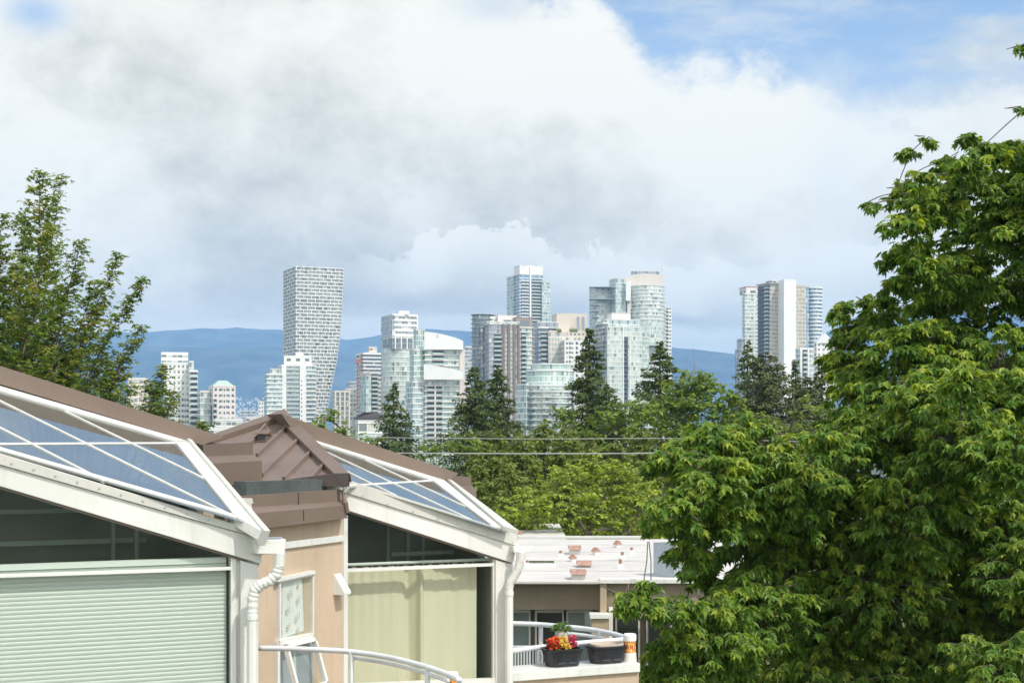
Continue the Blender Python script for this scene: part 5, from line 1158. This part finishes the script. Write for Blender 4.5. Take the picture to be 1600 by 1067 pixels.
# 12 tall tower
t = tower('tallest slim white and blue glass tower behind the centre of the skyline', 830, 1300)
a = Wing(t, 812, 803, 848, 429, 1300, 22, 'blue', 3.0, 1.6); a.slabs('twhite', .5, .45, 600, start=1); Wing(t, 812, 803, 848, 415.5, 1300, 22, 'pale', 13, 12, ybase=429, roofmat='twhite', name='white_crown').body.data.materials[0] = M['twhite']
a.pier(.42, 1.6, 'twhite', proud=1.0, z1=CZ + (HY - 416) / F * 1300); a.balconies(.06, .38, start=2, ylow=600, recess=False, rail='twhite', rh=.7); a.balconies(.5, .96, start=2, ylow=600, recess=True); a.windows('r', 4, .5, .5, 'tdark', 600, 2, 1, f0=.05, f1=.42, proud=.2)
b = Wing(t, 847, 843, 860, 441, 1305, 22, 'aqua', 3.0, 1.8, d=18); b.slabs('pale' if 'pale' in M else 'concrete', .1, .2, 600); Wing(t, 802, 799, 806, 432, 1310, 22, 'aqua', 3, 2, d=16)
ant(t, 823, 411, 417, 1300); ant(t, 819, 412, 417, 1300); ant(t, 838, 412, 417, 1300)
# 13 beige block with square windows
t = tower('beige block with square windows and blank tan penthouse', 885, 1000)
a = Wing(t, 857, 853, 884, 519, 1000, 10, 'creamsq', 3.4, 2.2, d=18, roofmat='tcream'); a.windows('r', 6, .6, .55, 'greywin' if 'greywin' in M else 'glassrail', 640, 1, 1)
Wing(t, 870, 866, 917, 491, 1015, 10, 'creamwin', 50, 50, d=18, roofmat='tcream', name='penthouse').body.data.materials[0] = M['tcream']
for f in (901, 909): q = P(f, 516, 1012); MB().box(q, (2.0, 0, 0), (0, 1.5, 0), (0, 0, 9.5)).build('louver', M['tgrey'], t)
b = Wing(t, 842, 838, 857, 512, 1002, 10, 'dark', 3.2, 1.8, d=16); b.slabs('twhite', .8, .4, 640); b.balconies(.2, .9, start=2, mat='tgrey', ylow=640)
Wing(t, 840, 837, 872, 504, 1008, 10, 'greyglass', 3.2, 1.8, d=16, ybase=513, roofmat='concrete')
c_ = Wing(t, 882, 878, 914, 533, 990, 10, 'whitewin', 3.2, 4, d=16, roofmat='twhite'); c_.windows('r', 2, .22, .6, 'tdark', 640, 0, 1, f0=.1, f1=.75); d_ = Wing(t, 858, 856, 914, 518, 1005, 10, 'creamwin', 3.4, 3, d=10, roofmat='tcream')
for i, x in enumerate((874, 893, 899)):
    q = P(x, 519, 1001); MB().lathe(q, [(1.2, 0), (1.8, 1.4), (1.0, 2.4)], 8).build('roof_garden', M['shrub'], t)
# 14 rounded glass building
t = tower('rounded pale green glass building with a drum shaped top', 857, 750, 'building', 'round_glass_building')
def drum(xl, xr, yt, yb, Y, ry, st, nm, slab=None):
    a_, b_ = P(xl, 0, Y).x, P(xr, 0, Y).x; pl = arc_poly((a_ + b_) / 2, Y + ry * .75, (b_ - a_) / 2, ry, n=36); z1 = CZ + (HY - yt) / F * Y; z0 = CZ + (HY - yb) / F * Y
    prism_uv(t, pl, z0, z1, 3, 1.5, FM[st], nm); prism_uv(t, grow(pl, .35), z1 - .1, z1 + .45, 99, 99, M['twhite'], 'drum_rim'); return pl, z1, z0
drum(830, 894, 569.5, 582, 758, 10, 'green', 'glass_drum'); drum(822, 898, 579.5, 603, 754, 12, 'green', 'glass_drum')
pl, z1, z0 = drum(812, 901, 603, 735, 748, 15, 'pale', 'glass_drum'); w_ = Wing(t, 812, 810, 901, 603, 748, 5, 'pale', 3.0, 1.5, body=False, wx=10, d=10); w_.poly = pl; w_.slabs('twhite', .5, .3, 676, start=1)
b = Wing(t, 822, 808, 826, 601, 742, 40, 'aqua', 3.0, 1.5, d=8); b.slabs('twhite', .2, .25, 680); b.windows('r', 1, .5, .45, 'tdark', 680, 1, 1, f0=.55)
c_ = Wing(t, 897, 893, 906, 606, 745, 5, 'pinkwin', 3, 2, d=8, roofmat='tpink')
pl2 = arc_poly(P(862, 0, 738).x, 742, 11.5, 5.0, 190, 350, 14); 
for k in range(7):
    z = z1 - 3.0 * (k + 1); pp = prism_uv(t, pl2, z - .1, z + .15, 99, 99, M['twhite'], 'balcony'); prism_uv(t, arc_poly(P(862, 0, 738).x, 742, 11.4, 4.9, 190, 350, 14), z + .15, z + 1.0, 99, 2, FM['green'], 'balcony_rail').parent = pp; WL
# 15 big stepped tower
t = tower('big stepped glass tower with curved pale crown and side fins', 990, 1120)
a = Wing(t, 980, 957, 1041, 470, 1130, 18, 'pale', 3.0, 1.8); a.slabs('twhite', .3, .35, 640); a.balconies(.1, .3, start=3, ylow=620, mat='twhite'); a.pier(.0, 2, 'tpink', proud=.5); a.pier(.52, .9, 'twhite', proud=.5)
cx = P(1012, 0, 1128).x; cyl = arc_poly(cx, 1140, 14.5, 16); prism_uv(t, cyl, CZ + (HY - 540) / F * 1128, CZ + (HY - 446) / F * 1128, 3, 1.6, FM['pale'], 'curved_bay'); a.poly = cyl; z_old = a.zt; a.zt = CZ + (HY - 446) / F * 1128; a.slabs('twhite', .25, .35, 500); a.zt = z_old
q = [P(x, y, 1135) for x, y in ((976, 470), (976, 434), (990, 429), (1010, 427), (1038, 430), (1038, 470))]; MB().prism(q, (0, 8, 0)).build('curved_crown', M['tpink'], t)
q = [P(x, y, 1126) for x, y in ((978, 470), (978, 442), (986, 438), (986, 470))]; MB().prism(q, (0, 8, 0)).build('crown_fin', M['twhite'], t)
Wing(t, 990, 987, 1030, 424, 1150, 10, 'greyglass', 3, 3, d=8, ybase=433, name='plant_room'); 
Wing(t, 962, 957, 978, 436, 1128, 18, 'aqua', 3, 1.6, d=14, ybase=500, name='glass_turret')
b = Wing(t, 932, 926, 960, 449, 1135, 18, 'pale', 3.0, 1.6, d=16); b.slabs('concrete', .3, .35, 600)
for i, y in enumerate((449, 468, 477, 487, 496)):
    z = CZ + (HY - y) / F * 1130; x_ = P((921, 921, 923, 924, 925)[i], 0, 1130).x; x2 = P(956 if i < 2 else 936, 0, 1130).x; MB().box((x_, 1129, z), (x2 - x_, 0, 0), (0, 8, 0), (0, 0, .5)).build('roof_fin', M['tgrey'], t)
c_ = Wing(t, 1036, 1030, 1049, 480, 1140, 18, 'whitewin', 3, 2.2, d=16); c_.slabs('twhite', .5, .4, 640); c_.balconies(.2, .6, start=1, ylow=640); ant(t, 1034, 414, 430, 1135, .12); ant(t, 1027, 420, 430, 1135, .12)
# 16 tower in front
t = tower('light green glass tower with grey penthouse before the big stepped one', 975, 980)
a = Wing(t, 949, 938, 1006, 511, 985, 16, 'pale', 3.0, 1.6); a.slabs('concrete', .15, .22, 640); a.balconies(.46, .56, start=3, ylow=640, mat='tgrey', rail='tdark', rh=.5, recess=True); a.pier(.42, .7, 'twhite'); a.pier(.6, .7, 'twhite')
Wing(t, 945, 939, 1000, 500, 990, 16, 'aqua', 3, 1.6, ybase=511); Wing(t, 956, 952, 985, 490, 995, 16, 'whitewin', 12, 12, d=10, ybase=501, roofmat='concrete', name='penthouse').body.data.materials[0] = M['twhite']
Wing(t, 1004, 1000, 1014, 520, 992, 16, 'green', 3, 1.6, d=14).slabs('concrete', .15, .22, 640); Wing(t, 941, 930, 950, 505, 989, 16, 'dark', 3, 1.6).slabs('twhite', .3, .3, 640)
# 17 right group
t = tower('light glass tower with red topped roof at the left of the right group', 1172, 1150)
a = Wing(t, 1164, 1160, 1186, 459, 1150, 14, 'pale', 3, 1.8); a.slabs('twhite', .5, .4, 640); Wing(t, 1166, 1163, 1187, 449, 1155, 14, 'pinkwin', 9, 9, d=14, ybase=459, roofmat='tred', name='red_crown'); a.pier(.6, .6, 'twhite'); Wing(t, 1159, 1156, 1164, 530, 1150, 14, 'greyglass', 3, 2, d=10); Wing(t, 1156, 1153, 1160, 546, 1150, 14, 'greyglass', 3, 2, d=10)
t = tower('tan ribbed tower with dark balconies and a blank white slab', 1215, 1080)
a = Wing(t, 1203, 1184, 1228, 444, 1080, 25, 'beige', 3, 1.5, roofmat='tcream'); a.slabs('concrete', .08, .2, 640); a.balconies(.42, .98, 'l', 'tgrey', 1.3, 'tdark', 1, 640, rh=.5); a.balconies(.03, .38, 'l', 'twhite', 1.3, 'glassrail', 1, 640)
for f in (.1, .3, .5, .7, .88): a.pier(f, .35, 'tcream', proud=.2)
prism_uv(t, grow(a.poly, 1.5), a.zt + .7, a.zt + 1.2, 99, 99, M['concrete'], 'roof_canopy'); Wing(t, 1206, 1192, 1222, 439, 1086, 25, 'dark', 9, 9, d=8, ybase=443)
b = Wing(t, 1225, 1222, 1244, 438, 1072, 14, 'white', 99, 99, d=14, roofmat='twhite', name='blank_slab'); b.body.data.materials[0] = M['twhite']; a.windows('r', 1, .5, .5, 'tdark', 640, 0, 1, f0=.92, f1=1.0, proud=.1)
c_ = Wing(t, 1243, 1240, 1259, 446, 1082, 14, 'beige', 3, 1.5, d=14, roofmat='tcream'); c_.slabs('concrete', .08, .2, 640)
for f in (.2, .5, .8): c_.pier(f, .35, 'tcream', proud=.2)
t = tower('round blue tower ringed with white balcony bands', 1273, 1120)
cx = P(1274, 0, 1120).x; cyl = arc_poly(cx, 1130, 7.0, 8); w_ = Wing(t, 1262, 1260, 1288, 448, 1120, 10, 'blue', 3, 1.5, body=False, wx=14, d=10); w_.poly = cyl; prism_uv(t, cyl, ZG, w_.zt, 3, 1.5, FM['blue'], 'glass_wall'); w_.slabs('twhite', .7, .9, 640); Wing(t, 1259, 1257, 1264, 449, 1120, 10, 'blue', 3, 1.5, d=12)
t = tower('white mid rise block at the foot of the tan tower', 1262, 900); a = Wing(t, 1250, 1243, 1276, 545, 900, 20, 'aqua', 3, 2, roofmat='twhite'); a.slabs('twhite', .3, .5, 640); a.pier(0, 1.5, 'twhite'); a.pier(.45, 1.2, 'twhite'); a.balconies(.15, .42, start=1, ylow=640)
t = tower('pale block with a pointed white roof half hidden by the maple', 1290, 880); a = Wing(t, 1276, 1272, 1304, 535, 880, 12, 'whitewin', 3, 3, roofmat='twhite'); a.slabs('twhite', .2, .4, 640)
q = [P(x, y, 880) for x, y in ((1275, 536), (1283, 526), (1289, 520), (1295, 526), (1303, 536))]; MB().prism(q, (0, 8, 0)).build('pointed_roof', M['twhite'], t)
# crane
t = thing('tower_crane', 'thin reddish crane mast leaning above the round green tree', 'crane', tuple(P(1090, 640, 1500))); a_, b_ = P(1091, 640, 1500), P(1083, 545, 1500)
MB().tube([a_, a_.lerp(b_, .3)], .5, 4).build('mast', M['tred'], t); MB().tube([a_.lerp(b_, .3), b_], [.45, .25], 4).build('jib', M['tred'], t)
t = thing('tower_crane', 'red building crane cab beside the dark striped tower', 'crane', tuple(P(558, 640, 1120))); MB().tube([P(559, 640, 1120), P(559, 566, 1120)], .5, 4).build('mast', M['tred'], t); MB().cbox(P(559, 568, 1120), 4, 3, 3.5).build('cab', M['tred'], t)
# far shore town: small pale houses
rs = random.Random(9); f0 = None
town = MB()
for i in range(260):
    x = rs.uniform(366, 420) if i < 200 else rs.uniform(520, 560); y = 655 - rs.random() ** 1.7 * 35; Y = 5200; q = P(x, y, Y - 600 + (655 - y) * 18); s_ = rs.uniform(2.5, 6)
    town.cbox((q.x, q.y, q.z - s_), s_ * rs.uniform(.8, 2), s_, s_ * rs.uniform(1.0, 1.6))
o = town.build('far_shore_town', M['concrete'], None, origin=P(395, 650, 4600)); tag(o, 'far off pale houses dotted up the blue slope', 'town'); o['kind'] = 'stuff'
